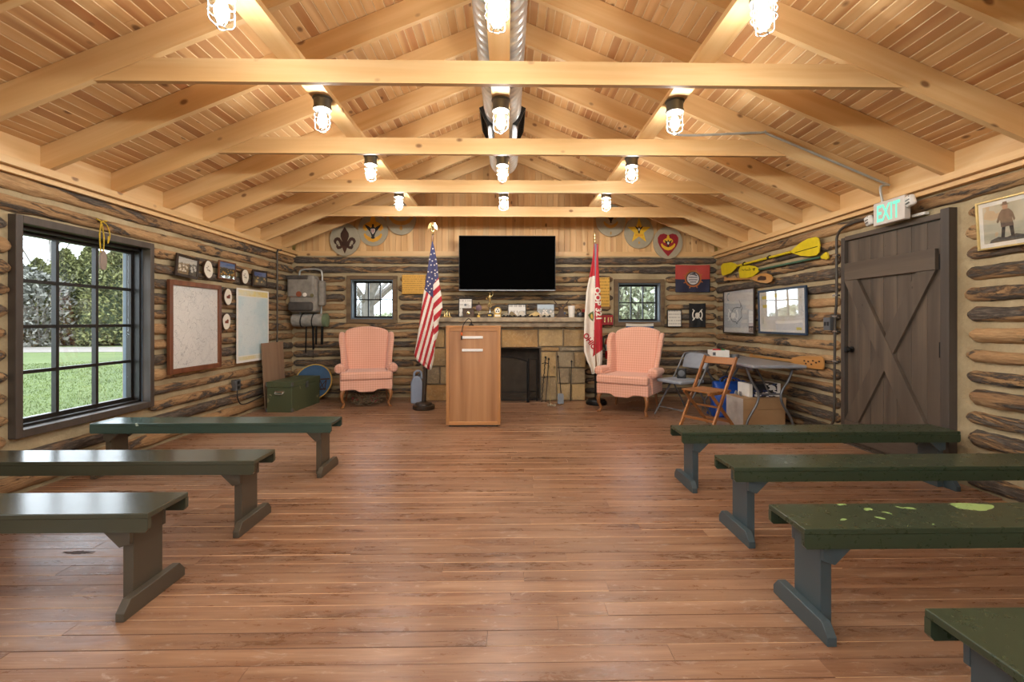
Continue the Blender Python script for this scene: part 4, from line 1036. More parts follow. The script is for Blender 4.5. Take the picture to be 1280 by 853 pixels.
disc(835, 303.5, 'khaki disc with a deep red heart and gold badge', [('heart', heart, M['em_red']), ('badge', scl(firstc, .5, 0, .02)+scl(scroll, .8, 0, .12), M['em_yel']), ('eagle', scl(eagle, .48, 0, .0), M['em_black']), ('shield', scl(shield, .5), M['em_white'])])
# red and navy banner
def banner(name, u0, v0_, u1, v1, label, cat, matf, mats, decs=(), amp=.012, freq=14.0):
    root = empty(name, onY((u0+u1)/2, v1, YW), 0, label, cat)
    def dep(u, v): return amp*math.sin((u-u0)/(u1-u0)*freq+v*.12)*(.4+.6*(v-v0_)/(v1-v0_))+amp
    def fn(s, q): u, v = u0+(u1-u0)*s, v0_+(v1-v0_)*q; return onY(u, v+.6*math.sin(s*PI)*(1-q), YW-dep(u, v))
    o = MB().grid(fn, 40, 40, mf=lambda s, q: matf(s, q)).build(name+'_cloth', mats, None, smooth=80, solid=.003); adopt(o, root)
    for nm, polys, m, off in decs:
        b = MB()
        for vs, fs in polys: b.add([onY(u, v, YW-dep(u, v)-off) for u, v in vs], fs)
        adopt(b.build(nm, m, None), root)
def ringp(cx, cy, r0, r1, n=28):
    vs = [(cx+r*math.cos(2*PI*i/n), cy+r*math.sin(2*PI*i/n)) for r in (r0, r1) for i in range(n)]
    return (vs, [(i, (i+1) % n, n+(i+1) % n, n+i) for i in range(n)])
def discp(cx, cy, r, n=24): return ([(cx+r*math.cos(2*PI*i/n), cy+r*math.sin(2*PI*i/n)) for i in range(n)], [tuple(range(n))])
cx, cy = 866.3, 348.5
spk = []
for i in range(8):
    a = PI/4*i+.35; spk.append(([(cx+10*math.cos(a-.06), cy+10*math.sin(a-.06)), (cx+12.8*math.cos(a-.05), cy+12.8*math.sin(a-.05)), (cx+12.8*math.cos(a+.05), cy+12.8*math.sin(a+.05)), (cx+10*math.cos(a+.06), cy+10*math.sin(a+.06))], [(0,1,2,3)]))
bars = [([(cx-w, y-.8), (cx+w, y-.8), (cx+w, y+.5), (cx-w, y+.5)], [(0,1,2,3)]) for y, w in ((cy-4.5, 4.2), (cy-1.5, 5.5), (cy+1.6, 5.5), (cy+4.4, 4))]
M['bn_red'] = fab('faded_red_cloth', '#b8473f'); M['bn_navy'] = fab('navy_cloth', '#2a2c44')
banner('ship_wheel_banner', 844.3, 331.2, 887.5, 365.5, 'red over navy cloth banner with a round ship wheel emblem', 'banner', lambda s, q: 0 if q < .52 else 1, [M['bn_red'], M['bn_navy']],
       [('wheel_rim', [ringp(cx, cy, 8.6, 10.6)]+spk, plain('orange_brown_print', '#a8612f', .7), .004), ('wheel_centre', [discp(cx, cy, 8.6)], plain('dark_print', '#33323d', .7), .003), ('wheel_disc', [discp(cx, cy, 7.4)], plain('pale_grey_print', '#c9c7c6', .7), .005), ('wheel_bars', bars, plain('grey_print', '#6b6a70', .7), .007)], .007)
cx, cy = 871.8, 393.8
def q4(x0, y0, x1, y1, w):
    dx, dy = x1-x0, y1-y0; L = math.hypot(dx, dy); nx, ny = -dy/L*w/2, dx/L*w/2
    return ([(x0+nx, y0+ny), (x1+nx, y1+ny), (x1-nx, y1-ny), (x0-nx, y0-ny)], [(0,1,2,3)])
sk_ = [discp(cx, cy, 2.9), q4(cx-6, cy-7, cx+6, cy+7, 1.1), q4(cx+6, cy-7, cx-6, cy+7, 1.1), ([(cx-2, cy+2), (cx+2, cy+2), (cx+1.4, cy+4.6), (cx-1.4, cy+4.6)], [(0,1,2,3)])]
n = 20
for s in (-1, 1):
    vs = [(cx+s*6.6*math.cos(a), cy+8*math.sin(a)) for a in [-.9+1.8*i/n for i in range(n+1)]]+[(cx+s*5.2*math.cos(a), cy+6.4*math.sin(a)) for a in [-.9+1.8*i/n for i in range(n+1)]]
    sk_.append((vs, [(i, i+1, n+2+i, n+1+i) for i in range(n)]))
banner('pirate_banner', 861.3, 379.3, 882, 409.5, 'small black banner with a white crossed emblem', 'banner', lambda s, q: 0, [fab('black_cloth', '#1b1b1c')], [('white_emblem', sk_, M['fl_white'], .004)], .005)
def framed(name, Y, u0, v0_, u1, v1, fw, mf_, mp, label, cat, glass=False, group=None, depth=.02):
    a = onY(u0, v0_, Y); c = onY(u1, v1, Y); root = empty(name, ((a.x+c.x)/2, Y, c.z), 0, label, cat, group)
    b = MB(); b.bb(a.x, a.x+fw, Y, Y+depth, c.z, a.z).bb(c.x-fw, c.x, Y, Y+depth, c.z, a.z).bb(a.x+fw, c.x-fw, Y, Y+depth, a.z-fw, a.z).bb(a.x+fw, c.x-fw, Y, Y+depth, c.z, c.z+fw)
    adopt(b.build('frame', mf_, None), root)
    adopt(MB().bb(a.x+fw, c.x-fw, Y+.006, Y+.012, c.z+fw, a.z-fw).build('sheet', mp, None), root)
    return root
framed('framed_certificate', YW, 834, 387.5, 852.3, 409, .012, M['black'], mk_textboard('certificate_print', '#e2ddcf', '#a7a196', .05, .03), 'small white certificate in a thin black frame', 'certificate')
# red shadow box behind the troop flag
rb = panel('red_award_case', 753, 394, 766.5, 406.5, YW-.01, .05, plain('red_case', '#9c1f24', .5), 'small red award case with gold medals below the gold plaque', 'award case', bevel=.003)
for u in (755.8, 760.5, 764):
    a = onY(u, 397, YW-.012); o = MB().bb(a.x-.009, a.x+.009, YW-.015, YW-.0105, a.z-.075, a.z).build('medal', M['brass'], None); adopt(o, rb)
# blue pennant under the right window
def blu(s, q): return 1 if q < .18 else 0
banner('blue_pennant', 782.5, 404.5, 817, 424, 'blue cloth pennant with white top edge pinned under the window', 'pennant', blu, [fab('blue_cloth', '#1f4a7a'), M['fl_white']], (), .004)
# fire extinguisher
c = onY(761, 449, YB-.13); fe = empty('fire_extinguisher', (c.x, c.y, c.z), 0, 'red fire extinguisher hung on the logs beside the wing chair', 'fire extinguisher')
adopt(MB().lathe([(.0,0),(.05,.0),(.056,.012),(.056,.27),(.045,.31),(.022,.33),(.02,.345)], c, 22).build('cylinder', plain('glossy_red_paint', '#a81d20', .25), None, smooth=40), fe)
adopt(MB().lathe([(.0567,.13),(.0569,.131),(.0569,.23),(.0567,.231)], c, 22).build('label_band', plain('silver_label', '#a8a8a4', .4, .3), None, smooth=60), fe)
hd = c+Vector((0,0,.345)); adopt(MB().lathe([(.018,0),(.022,.01),(.018,.04),(.01,.05)], hd, 12).bar(hd+Vector((-.02,0,.045)), hd+Vector((.085,-.02,.075)), .02, .008).bar(hd+Vector((-.02,0,.03)), hd+Vector((.08,-.02,.02)), .018, .008).build('valve', M['black'], None, smooth=40), fe)
adopt(MB().tube(bez([hd+Vector((-.02,0,.025)), hd+Vector((-.08,-.01,.0)), hd+Vector((-.085,-.02,-.12)), hd+Vector((-.06,-.03,-.2))], 6), .009, 8).build('hose', M['blackp'], None, smooth=60), fe)
adopt(MB().bb(c.x-.02, c.x+.02, c.y+.05, YB-.06, c.z+.16, c.z+.2).build('wall_hook', M['black'], None), fe)
# ================================================================== BACKPACK ON THE WALL
KP = YB-.06
def pk(u, v, d=0): return onY(u, v, KP-d)
bp = empty('frame_backpack', pk(388, 408), 0, 'grey canvas frame backpack with a rolled blanket hung in the corner', 'backpack')
M['canvas'] = plain('grey_canvas', '#8b857b', .85, 0, .18, 14, .5); M['canvas_dk'] = plain('dark_grey_canvas', '#4b4743', .85, 0, .2, 14, .4)
adopt(MB().tube(bez([pk(376, 405, .02), pk(374.5, 360, .02), pk(374.5, 342, .02), pk(378, 337.6, .02), pk(389, 336.6, .02), pk(399, 337.6, .02), pk(402.5, 342, .02), pk(402.5, 360, .02), pk(401, 405, .02)], 6), .015, 8).build('pack_frame', M['steelpipe'], None, smooth=60), bp)
def soft(nm, u0, v0_, u1, v1, d0, d1, m, bev=.03, tilt=0):
    a, c = pk(u0, v0_), pk(u1, v1); b = MB()
    b.bb(a.x, c.x, KP-d1, KP-d0, c.z, a.z)
    if tilt: b.v = [Vector((p.x+(p.z-c.z)*tilt, p.y, p.z)) for p in b.v]
    o = b.build(nm, m, None, smooth=60, bevel=bev, seg=4); return adopt(o, bp)
soft('pack_body', 369.5, 349, 403, 391, .035, .25, M['canvas'], .05)
soft('side_pocket', 403.2, 352, 410, 383, .06, .19, M['canvas'], .03); soft('side_pocket', 363, 366, 369.3, 382, .06, .19, plain('tan_canvas', '#a08c68', .85), .03)
soft('top_flap', 368.5, 346, 401, 373, .05, .275, M['canvas'], .035)
soft('flap_binding', 368.5, 346.5, 394, 351.5, .24, .285, M['canvas_dk'], .015)
soft('front_pouch', 370.5, 378.5, 399.5, 389.5, .2, .31, M['canvas_dk'], .035)
for u, v, m, r in ((373.6, 367.8, plain('leather_patch', '#8a4a2c', .7), .042), (381, 368.6, M['em_white'], .03), (390, 369.6, plain('olive_patch', '#6f6540', .7), .028)):
    c = pk(u, v, .276); o = MB().lathe([(0,0),(r,0),(r,.006),(0,.007)], c, 16, M=Matrix.Rotation(PI/2, 3, 'X')).build('badge', m, None); adopt(o, bp)
a, c = pk(365.5, 400.5, .12), pk(409, 399, .12); rr = .098
dirv = (c-a); prof = [(.0,0),(rr*.7,.004),(rr,.02),(rr*1.03,.2),(rr*.98,.35),(rr*1.02,dirv.length-.02),(rr*.7,dirv.length-.003),(0,dirv.length)]
adopt(MB().lathe(prof, a, 22, M=Matrix.Rotation(PI/2, 3, 'Y')).build('bedroll', plain('grey_blanket', '#97948c', .9, 0, .2, 16, .5), None, smooth=50), bp)
adopt(MB().lathe([(rr*1.04,0),(rr*1.05,.002),(rr*1.05,.05),(rr*.6,.06)], Vector((c.x-.05, c.y, a.z)), 22, M=Matrix.Rotation(PI/2, 3, 'Y')).build('bedroll_end', plain('green_mat', '#6c7a5a', .9), None, smooth=50), bp)
for u in (379, 393):
    cc = pk(u, 400, .12); pts = [(cc.x+.012*math.sin(2*PI*k/20), cc.y+(rr+.009)*math.cos(2*PI*k/20), a.z+(rr+.009)*math.sin(2*PI*k/20)) for k in range(20)]
    adopt(MB().tube(pts, .009, 6, closed=True).build('strap', M['blackp'], None, smooth=60), bp)
for u, v1, w in ((383, 441, .022), (391, 437, .03), (395.5, 431, .03), (403, 431, .04), (392, 448, .008)):
    p, q = pk(u, 404, .14), pk(u+random.uniform(-1, 1), v1, .03); adopt(MB().bar(p, q, w, .004, (0,1,0)).build('hanging_strap', M['blackp'], None), bp)
# ================================================================== LEFT CORNER: PANEL, CHEST, ROUND SHIELD, JUG, WREATH
pn = MB(); ya, yb = 6.38, 6.98
pn.add([(XL+.155, ya, 0), (XL+.155, yb, 0), (XL+.105, yb, .905), (XL+.105, ya, .905), (XL+.145, ya, 0), (XL+.145, yb, 0), (XL+.095, yb, .905), (XL+.095, ya, .905)], [(0,1,2,3),(7,6,5,4),(0,3,7,4),(1,0,4,5),(2,1,5,6),(3,2,6,7)])
tag(pn.build('leaning_board', wood('brown_hardboard', 'Z', '#97795f', '#8a6d54', '#a4866b', .7, False, None, 0)), 'plain brown board leaning on the logs behind the green chest', 'board')
M['chest'] = mk_paint('worn_green_chest_paint', '#515a3f', '#8b8468', .62, .5)
ch = empty('green_chest', (-2.98, 6.66, 0), R(-4), 'worn green painted wooden chest with a metal end handle', 'chest')
cw, cdp, chh = .34, .78, .40
MB().bb(-cw/2, cw/2, -cdp/2, cdp/2, 0, chh-.07).build('chest_body', M['chest'], ch, bevel=.006)
MB().bb(-cw/2-.006, cw/2+.006, -cdp/2-.006, cdp/2+.006, chh-.068, chh).build('chest_lid', M['chest'], ch, bevel=.006)
MB().tube(bez([(-.05,-cdp/2-.008,.27),(-.045,-cdp/2-.03,.245),(.045,-cdp/2-.03,.245),(.05,-cdp/2-.008,.27)], 5), .007, 6).bb(-.065,.065,-cdp/2-.006,-cdp/2,.258,.285).build('handle', M['silver'], ch, smooth=50)
MB().bb(cw/2+.001, cw/2+.012, -.03, .03, .28, .37).build('latch', M['grey_metal'], ch)
for s in (-1, 1):
    for z0_, z1_ in ((.005, .05), (.345, .395)): MB().bb(s*(cw/2+.003)-.012, s*(cw/2+.003)+.005, -cdp/2-.009, -cdp/2+.03, z0_, z1_).build('corner_guard', M['grey_metal'], ch)
# round blue shield leaning on the back wall
c = onY(386, 474, 7.15); rsh = 23.2*7.15/F; rs = empty('round_shield', (c.x, 7.15, 0), 0, 'round blue board with yellow rim leaning behind the green chest', 'shield')
til = R(24); Mt = Matrix.Rotation(-til, 3, 'X')
def shp(x, z, d): return Vector((c.x, 7.30, rsh*math.cos(til)+.013)) + Mt @ Vector((x, d, z))
n = 44
adopt(MB().prism([(rsh*math.cos(2*PI*i/n), rsh*math.sin(2*PI*i/n)) for i in range(n)], shp, .018).build('shield_board', plain('dull_blue_paint', '#3d5f80', .6, 0, .15, 8), None), rs)
b = MB().tube([shp(rsh*math.cos(2*PI*i/n), rsh*math.sin(2*PI*i/n), .004) for i in range(n)], .011, 6, closed=True)
adopt(b.build('yellow_rim', plain('yellow_rim_paint', '#d9b45a', .5), None, smooth=60), rs)
b = MB()
for x0, z0, x1, z1, w in [(-.24,.02,.25,.05,.022),(-.22,-.14,.22,-.11,.022)]+[(-.2+.1*i, -.13, -.2+.1*i, .03, .016) for i in range(5)]+[(-.2+.1*i, -.13, -.1+.1*i, .03, .012) for i in range(4)]+[(-.1+.1*i, -.13, -.2+.1*i, .03, .012) for i in range(4)]:
    dx, dz = x1-x0, z1-z0; L = math.hypot(dx, dz); nx, nz = -dz/L*w/2, dx/L*w/2
    b.prism([(x0+nx, z0+nz), (x1+nx, z1+nz), (x1-nx, z1-nz), (x0-nx, z0-nz)], lambda a, z, d: shp(a, z, -d-.001), .003)
adopt(b.build('painted_bridge', M['em_brown'], None), rs)
# blue jug
c = onZ(521, 503); c.y = 6.95; c.x = onY(521, 500, 6.95).x; jg = empty('water_jug', (c.x, c.y, 0), R(10), 'tall blue grey plastic water jug behind the striped flag', 'jug')
jm = plain('blue_grey_plastic', '#8b96a8', .45, 0, .05)
pr = [(-.08, 0), (.08, 0), (.085, .03), (.085, .30), (.06, .37), (.03, .40), (-.03, .40), (-.06, .37), (-.085, .30), (-.085, .03)]
MB().prism(pr, XZ(-.07), .14).build('jug_body', jm, jg, smooth=50, bevel=.02, seg=3)
MB().tube(bez([(-.04,0,.37),(-.03,0,.45),(.02,0,.475),(.06,0,.45),(.07,0,.36)], 6), .016, 8).build('handle', jm, jg, smooth=60)
MB().lathe([(.022,0),(.024,.01),(.024,.035),(.018,.04)], (.035,0,.40), 14).build('cap', M['grey_metal'], jg, smooth=40)
# dry wreath under the left chair
rn = random.Random(4); b = MB(); cen = Vector((-2.05, 6.87, 0))
wr_ = empty('dry_wreath', cen, 0, 'dry twig wreath with red berries under a wing chair', 'wreath')
for k in range(420):
    a = rn.uniform(0, 2*PI); r = .20+rn.uniform(-.055, .055); z = rn.uniform(.015, .17); p = cen+Vector((.85*r*math.cos(a), r*.75*math.sin(a), z))
    d = Vector((rn.gauss(0,1), rn.gauss(0,1), rn.gauss(0,.6))).normalized()*rn.uniform(.04, .085); e = p+d; e.z = min(max(e.z, .006), .215)
    b.tube([p, p.lerp(e, .5)+Vector((rn.gauss(0,.008), 0, max(0,rn.gauss(0,.008)))), e], [.0045, .004, .0015], 4)
adopt(b.build('twigs', plain('dry_twig', '#85745a', .9, 0, .4, 30), None), wr_)
b = MB()
for k in range(22):
    a = rn.uniform(0, 2*PI); p = cen+Vector((.19*math.cos(a), .16*math.sin(a)-.02, rn.uniform(.05, .14))); b.lathe([(0,-.011),(.009,-.006),(.011,0),(.009,.006),(0,.011)], p, 7)
adopt(b.build('berries', plain('red_berry', '#8e2426', .5), None, smooth=60), wr_)
# ================================================================== THINGS ON THE MANTEL
ZM_ = 1.2625; YM = 7.10
def mx(u, Y=YM): return onY(u, 395, Y).x
def mh(v, Y=YM): return onY(600, v, Y).z-ZM_          # height above the mantel of a pixel row
GM = 'keepsakes on the mantel'
def thing(name, u, label, cat, Y=YM, rz=0): return empty(name, (mx(u, Y), Y, ZM_), rz, label, cat, GM)
M['dwood'] = plain('dark_keepsake_wood', '#4a3524', .5, 0, .25, 30)
# gilt figurine group
r = thing('gilt_figurine', 558.5, 'small gilt figurine group at the mantel end near the striped flag', 'figurine')
for nm, x, h in (('figure', -.035, .085), ('figure', .0, .11), ('figure', .04, .075)):
    MB().lathe([(.02,0),(.022,.008),(.012,.02),(.016,h*.5),(.006,h*.72),(.011,h*.82),(.009,h*.95),(0,h)], (x, 0, .008), 10).build(nm, M['brass'], r, smooth=60)
MB().bb(-.065, .07, -.025, .025, 0, .008).build('base', M['gold'], r)
def stand_frame(name, u0, u1, v0_, Y, mf_, mp, label, lean=12, fw=.012):
    w = mx(u1, Y)-mx(u0, Y); h = mh(v0_, Y)/math.cos(R(lean)); r = thing(name, (u0+u1)/2, label, 'picture frame', Y); Mt = Matrix.Rotation(R(-lean), 3, 'X')
    def T(x, y, z): return Mt @ Vector((x, y, z))
    b = MB()
    for p in ((-w/2, -w/2+fw, 0, h), (w/2-fw, w/2, 0, h), (-w/2+fw, w/2-fw, 0, fw), (-w/2+fw, w/2-fw, h-fw, h)):
        q = MB().bb(p[0], p[1], 0, .015, p[2], p[3]); b.add([T(*v) for v in q.v], q.f)
    b.build('frame', mf_, r)
    q = MB().bb(-w/2+fw, w/2-fw, .005, .01, fw, h-fw); s = MB().add([T(*v) for v in q.v], q.f).build('picture', mp, r)
    q = MB().bar(T(0, .015, h*.7), Vector((0, .015+h*.5, .004)), .03, .005, (0,0,1)).build('strut', M['blackp'], r)
    return r
def mk_photo(name, sky, mid, low, spots, sc_=40):
    t = NT(name); tc = t.coord(); sx = t.n('ShaderNodeSeparateXYZ', {0:t.n('ShaderNodeTexCoord').outputs['Generated']})
    z = sx.outputs[2]; n = t.noise(tc, sc_, 3); e = t.math('ADD', z, t.math('MULTIPLY', t.math('SUBTRACT', n, .5), .35))
    c = t.ramp(e, [(.0, lin(low)), (.28, lin(low)), (.34, lin(mid)), (.62, lin(mid)), (.70, lin(sky)), (1, lin(sky))])
    v = t.n('ShaderNodeTexVoronoi', {'Vector':tc, 'Scale':sc_*.9}).outputs['Distance']
    f = t.math('MULTIPLY', t.math('LESS_THAN', v, .42), t.math('MULTIPLY', t.math('GREATER_THAN', z, .2), t.math('LESS_THAN', z, .58)))
    return t.fin(t.mix(f, c, lin(spots)), .35)
r = stand_frame('certificate_frame', 573, 590.3, 373, 7.2, M['black'], mk_textboard('award_print', '#e7e3da', '#b4aea4', .06, .03), 'white certificate in a dark frame on the mantel', 8)
MB().lathe([(0,0),(.018,0),(.018,.002),(0,.002)], (0, .01, .19), 14, M=Matrix.Rotation(PI/2, 3, 'X')).build('seal', M['grey_metal'], r)
r = thing('wooden_keepsake_box', 585.5, 'dark carved wooden box before the white certificate', 'box', 7.07)
MB().bb(-.085, .085, -.03, .03, 0, .115).build('box_body', M['dwood'], r, bevel=.006); MB().bb(-.09, .09, -.035, .035, .1155, .135).build('box_lid', M['dwood'], r, bevel=.006)
MB().lathe([(0,0),(.02,0),(.024,.006),(0,.01)], (0, -.031, .06), 12, M=Matrix.Rotation(PI/2, 3, 'X')).build('knob', M['brass'], r, smooth=40)
r = thing('white_cup', 587, 'small white bulb shape on top of the carved box', 'ornament', 7.07); r.location.z += .1355
MB().lathe([(0,0),(.016,0),(.012,.01),(.024,.03),(.026,.05),(.015,.07),(0,.074)], n=14).build('ornament_body', M['white'], r, smooth=60)
r = thing('small_trophy', 598.5, 'slim trophy with a coloured rosette beside the carved box', 'trophy')
MB().bb(-.02, .02, -.02, .02, 0, .03).build('trophy_base', M['gold'], r, bevel=.003); MB().lathe([(.012,.03),(.006,.05),(.006,.10),(.014,.11)], n=10).build('stem', M['brass'], r, smooth=50)
MB().lathe([(0,0),(.042,.0),(.046,.006),(.03,.012),(0,.014)], (0, 0, .14), 16, M=Matrix.Rotation(PI/2, 3, 'X')).build('rosette', plain('purple_rosette', '#6d5560', .6), r, smooth=40)
MB().lathe([(.008,0),(.014,.01),(.01,.025),(.012,.035),(0,.045)], (0,0,.186), 10).build('topper', M['dwood'], r, smooth=50)
r = thing('figure_trophy', 612.3, 'tall gilt figure trophy on a black block under the television', 'trophy')
MB().bb(-.042, .042, -.03, .03, 0, .06).build('trophy_base', M['blackp'], r, bevel=.003)
MB().bb(-.025, .025, -.032, -.0305, .02, .04).build('name_plate', M['gold'], r)
MB().lathe([(.022,.061),(.014,.075),(.012,.13),(.02,.14),(.024,.15)], n=12).build('column', M['silver'], r, smooth=50)
fg_ = MB().lathe([(.012,.0),(.014,.05),(.024,.085),(.026,.11),(.01,.13),(.008,.14),(.016,.15),(.017,.165),(0,.18)], (0,0,.205), 10)
for s in (-1, 1):
    fg_.tube([(s*.01,0,.21),(s*.018,-.008,.175),(s*.02,0,.15)], [.011,.009,.006], 6); fg_.tube([(s*.022,0,.31),(s*.05,-.01,.29 if s < 0 else .345),(s*.038,-.02,.26 if s < 0 else .385)], [.009,.007,.006], 6)
fg_.build('figure', M['brass'], r, smooth=50)
r = thing('disc_trophy', 622, 'round gold medallion trophy with a white plate', 'trophy')
MB().bb(-.052, .052, -.02, .02, 0, .05).build('trophy_base', M['gold'], r, bevel=.004); MB().bb(-.04, .04, -.022, -.0205, .01, .04).build('name_plate', M['paper'], r)
MB().lathe([(0,-.012),(.05,-.012),(.055,0),(.05,.012),(0,.012)], (0,0,.10), 24, M=Matrix.Rotation(PI/2, 3, 'X')).build('medallion', M['gold'], r, smooth=40)
MB().lathe([(0,0),(.04,0),(.04,.003),(0,.003)], (0,-.0125,.10), 20, M=Matrix.Rotation(PI/2, 3, 'X')).build('medallion_face', M['paper'], r)
for k in range(3):
    a = 2*PI*k/3+PI/2; MB().lathe([(0,0),(.011,0),(.011,.002),(0,.002)], (.02*math.cos(a), -.016, .10+.02*math.sin(a)), 10, M=Matrix.Rotation(PI/2, 3, 'X')).build('medallion_mark', M['blackp'], r)
stand_frame('car_picture', 634.5, 658, 380, 7.18, M['black'], mk_textboard('pale_picture', '#d8d4cc', '#8f8a80', .09, .06), 'black framed picture behind the little wooden race cars', 10, .014)
def race_car(u, Y, L, rz, hb, hexc, label):
    r = thing('model_race_car', u, label, 'toy car', Y, rz); w = .045
    pr = [(-L/2, .018), (L/2, .018), (L/2, .03), (L*.15, hb*.75), (-L*.05, hb), (-L*.3, hb*.95), (-L/2, .045)]
    m = plain('toy_car_'+hexc[1:], hexc, .4, 0, .1)
    MB().prism(pr, XZ(-w/2), w).build('car_body', m, r, bevel=.005, smooth=40)
    for x in (-L*.32, L*.32):
        for s in (-1, 1): MB().lathe([(0,0),(.017,0),(.017,.009),(0,.009)], (x, s*(w/2+.0015)+(.0 if s < 0 else 0), .017), 14, M=Matrix.Rotation(R(90 if s < 0 else -90), 3, 'X')).build('wheel', M['blackp'], r, smooth=40)
    return r
race_car(631.2, 7.03, .10, R(-155), .07, '#a39a83', 'pale wooden toy car beside the medallion trophy')
race_car(641, 7.05, .11, R(-25), .085, '#8c7a58', 'dark tan toy car before the black framed picture')
race_car(652.5, 7.04, .125, R(25), .095, '#d8d3c6', 'white toy car before the black framed picture')
race_car(668, 7.05, .17, R(-160), .08, '#d9bd83', 'light pine toy car between the two pictures')
stand_frame('team_photo', 671.5, 693, 380.3, 7.17, M['grey_metal'], mk_photo('team_photo_print', '#9fb0bb', '#8b8d8a', '#a79e8d', '#cfc6b8', 30), 'unframed looking team photo leaning on the logs near the antlers', 10, .006)
race_car(683, 7.03, .13, R(15), .05, '#cfc4ab', 'cream toy car before the team photo')
r = thing('horn_mount', 701.5, 'pair of dark horns crossing upward from a dark block', 'horns')
MB().prism([(-.075, 0), (.075, 0), (.05, .06), (.02, .12), (-.02, .12), (-.05, .06)], XZ(-.03), .06).build('block', M['dwood'], r, bevel=.006)
for s in (-1, 1): MB().tube(bez([(s*.012, 0, .11), (s*.045, -.005, .17), (s*.09, -.005, .225), (s*.128, 0, .275)], 5), [.018-.015*k/15 for k in range(16)], 8).build('horn', M['dwood'], r, smooth=60)
MB().lathe([(0,0),(.016,0),(.018,.006),(0,.008)], (.05, -.031, .06), 12, M=Matrix.Rotation(PI/2, 3, 'X')).build('blue_button', plain('navy_button', '#2c3a55', .4), r)
r = thing('white_tumbler', 714.5, 'white paper tumbler beside the dark horns', 'cup'); MB().lathe([(0,0),(.042,0),(.044,.004),(.056,.172),(.052,.172),(.042,.02),(0,.02)], n=22).build('tumbler_body', M['paper'], r, smooth=40)
r = thing('old_camera', 726, 'small black camera with red trim at the mantel end by the troop flag', 'camera')
MB().bb(-.06, .05, -.025, .025, 0, .075).build('camera_body', M['blackp'], r, bevel=.006); MB().lathe([(0,0),(.027,0),(.027,.03),(.02,.034),(0,.034)], (-.01, -.0255, .04), 16, M=Matrix.Rotation(PI/2, 3, 'X')).build('lens', M['grey_metal'], r, smooth=40)
MB().bb(.02, .06, -.02, .02, .0755, .12).build('flash_unit', plain('red_trim', '#8f2a22', .5), r, bevel=.004); MB().tube(bez([(-.055,0,.06),(-.062,-.01,.10),(-.03,-.01,.13),(.0,0,.08)], 5), .005, 5).build('strap', M['blackp'], r, smooth=50)
# ================================================================== RIGHT CORNER FURNITURE
# folding table along the right wall
tb = empty('folding_table', (2.88, 5.72, 0), 0, 'grey topped folding table with curved steel legs along the right wall', 'table')
TW, TL, TH_ = .58, 1.56, .735
MB().bb(-TW/2, TW/2, -TL/2, TL/2, TH_-.035, TH_).build('table_top', plain('grey_laminate', '#8d9096', .3, 0, .06), tb, bevel=.012, seg=3)
MB().bb(-TW/2+.04, -TW/2+.06, -TL/2+.1, TL/2-.1, TH_-.065, TH_-.036).bb(TW/2-.06, TW/2-.04, -TL/2+.1, TL/2-.1, TH_-.065, TH_-.036).build('side_rail', M['grey_metal'], tb)
for s in (-1, 1):
    yy = s*(TL/2-.2)
    for t in (-1, 1):
        MB().tube(bez([(t*.26, yy, TH_-.04), (t*.21, yy, .56), (t*.13, yy, .42), (t*.14, yy, .30), (t*.24, yy+s*.0, .12), (t*.26, yy, .014)], 6), .0135, 10).build('leg', M['grey_metal'], tb, smooth=60)
    MB().tube([(-.135, yy, .40), (.135, yy, .40)], .010, 8).tube([(-.26, yy, TH_-.045), (.26, yy, TH_-.045)], .010, 8).tube([(0, yy, .40), (0, yy-s*.3, TH_-.05)], .008, 8).build('cross_bar', M['grey_metal'], tb, smooth=60)
# grey metal folding chair
def P2(v): return Vector(v)
M['chair_grey'] = plain('grey_enamel', '#6f7275', .35, .4); M['vinyl'] = plain('grey_padded_vinyl', '#8d949d', .55, 0, .08)
gc = empty('metal_folding_chair', (2.20, 5.93, 0), R(-64), 'grey padded metal folding chair beside the wing chair', 'chair')
for s in (-1, 1):
    MB().tube(bez([(s*.225, -.24, .012), (s*.225, .06, .43), (s*.222, .17, .60), (s*.21, .24, .74), (s*.17, .255, .785), (s*.0, .262, .80)], 6), .0115, 8).build('front_frame', M['chair_grey'], gc, smooth=60)
    MB().tube([(s*.195, .30, .012), (s*.195, .02, .46)], .0115, 8).build('rear_leg', M['chair_grey'], gc, smooth=60)
MB().tube([(-.225, -.17, .11), (.225, -.17, .11)], .008, 8).build('stretcher', M['chair_grey'], gc, smooth=60); MB().tube([(-.195, .22, .13), (.195, .22, .13)], .008, 8).build('stretcher', M['chair_grey'], gc, smooth=60)
MB().bb(-.205, .205, -.23, .17, .43, .475).build('seat', M['vinyl'], gc, smooth=60, bevel=.018, seg=3)
def bk_(s, q): 
    x = -.2+.4*s; z = .60+.19*q; w = 1-.10*max(0, q-.55)**2*10*(abs(s-.5)*2)**3
    return (x, .215+(z-.6)*.30-.035*(1-(2*s-1)**2)+.02, z*1.0-(.05*max(0,q-.5)*(abs(s-.5)*2)**4))
MB().grid(bk_, 14, 8).build('backrest', M['vinyl'], gc, smooth=60, solid=.03, bevel=.006)
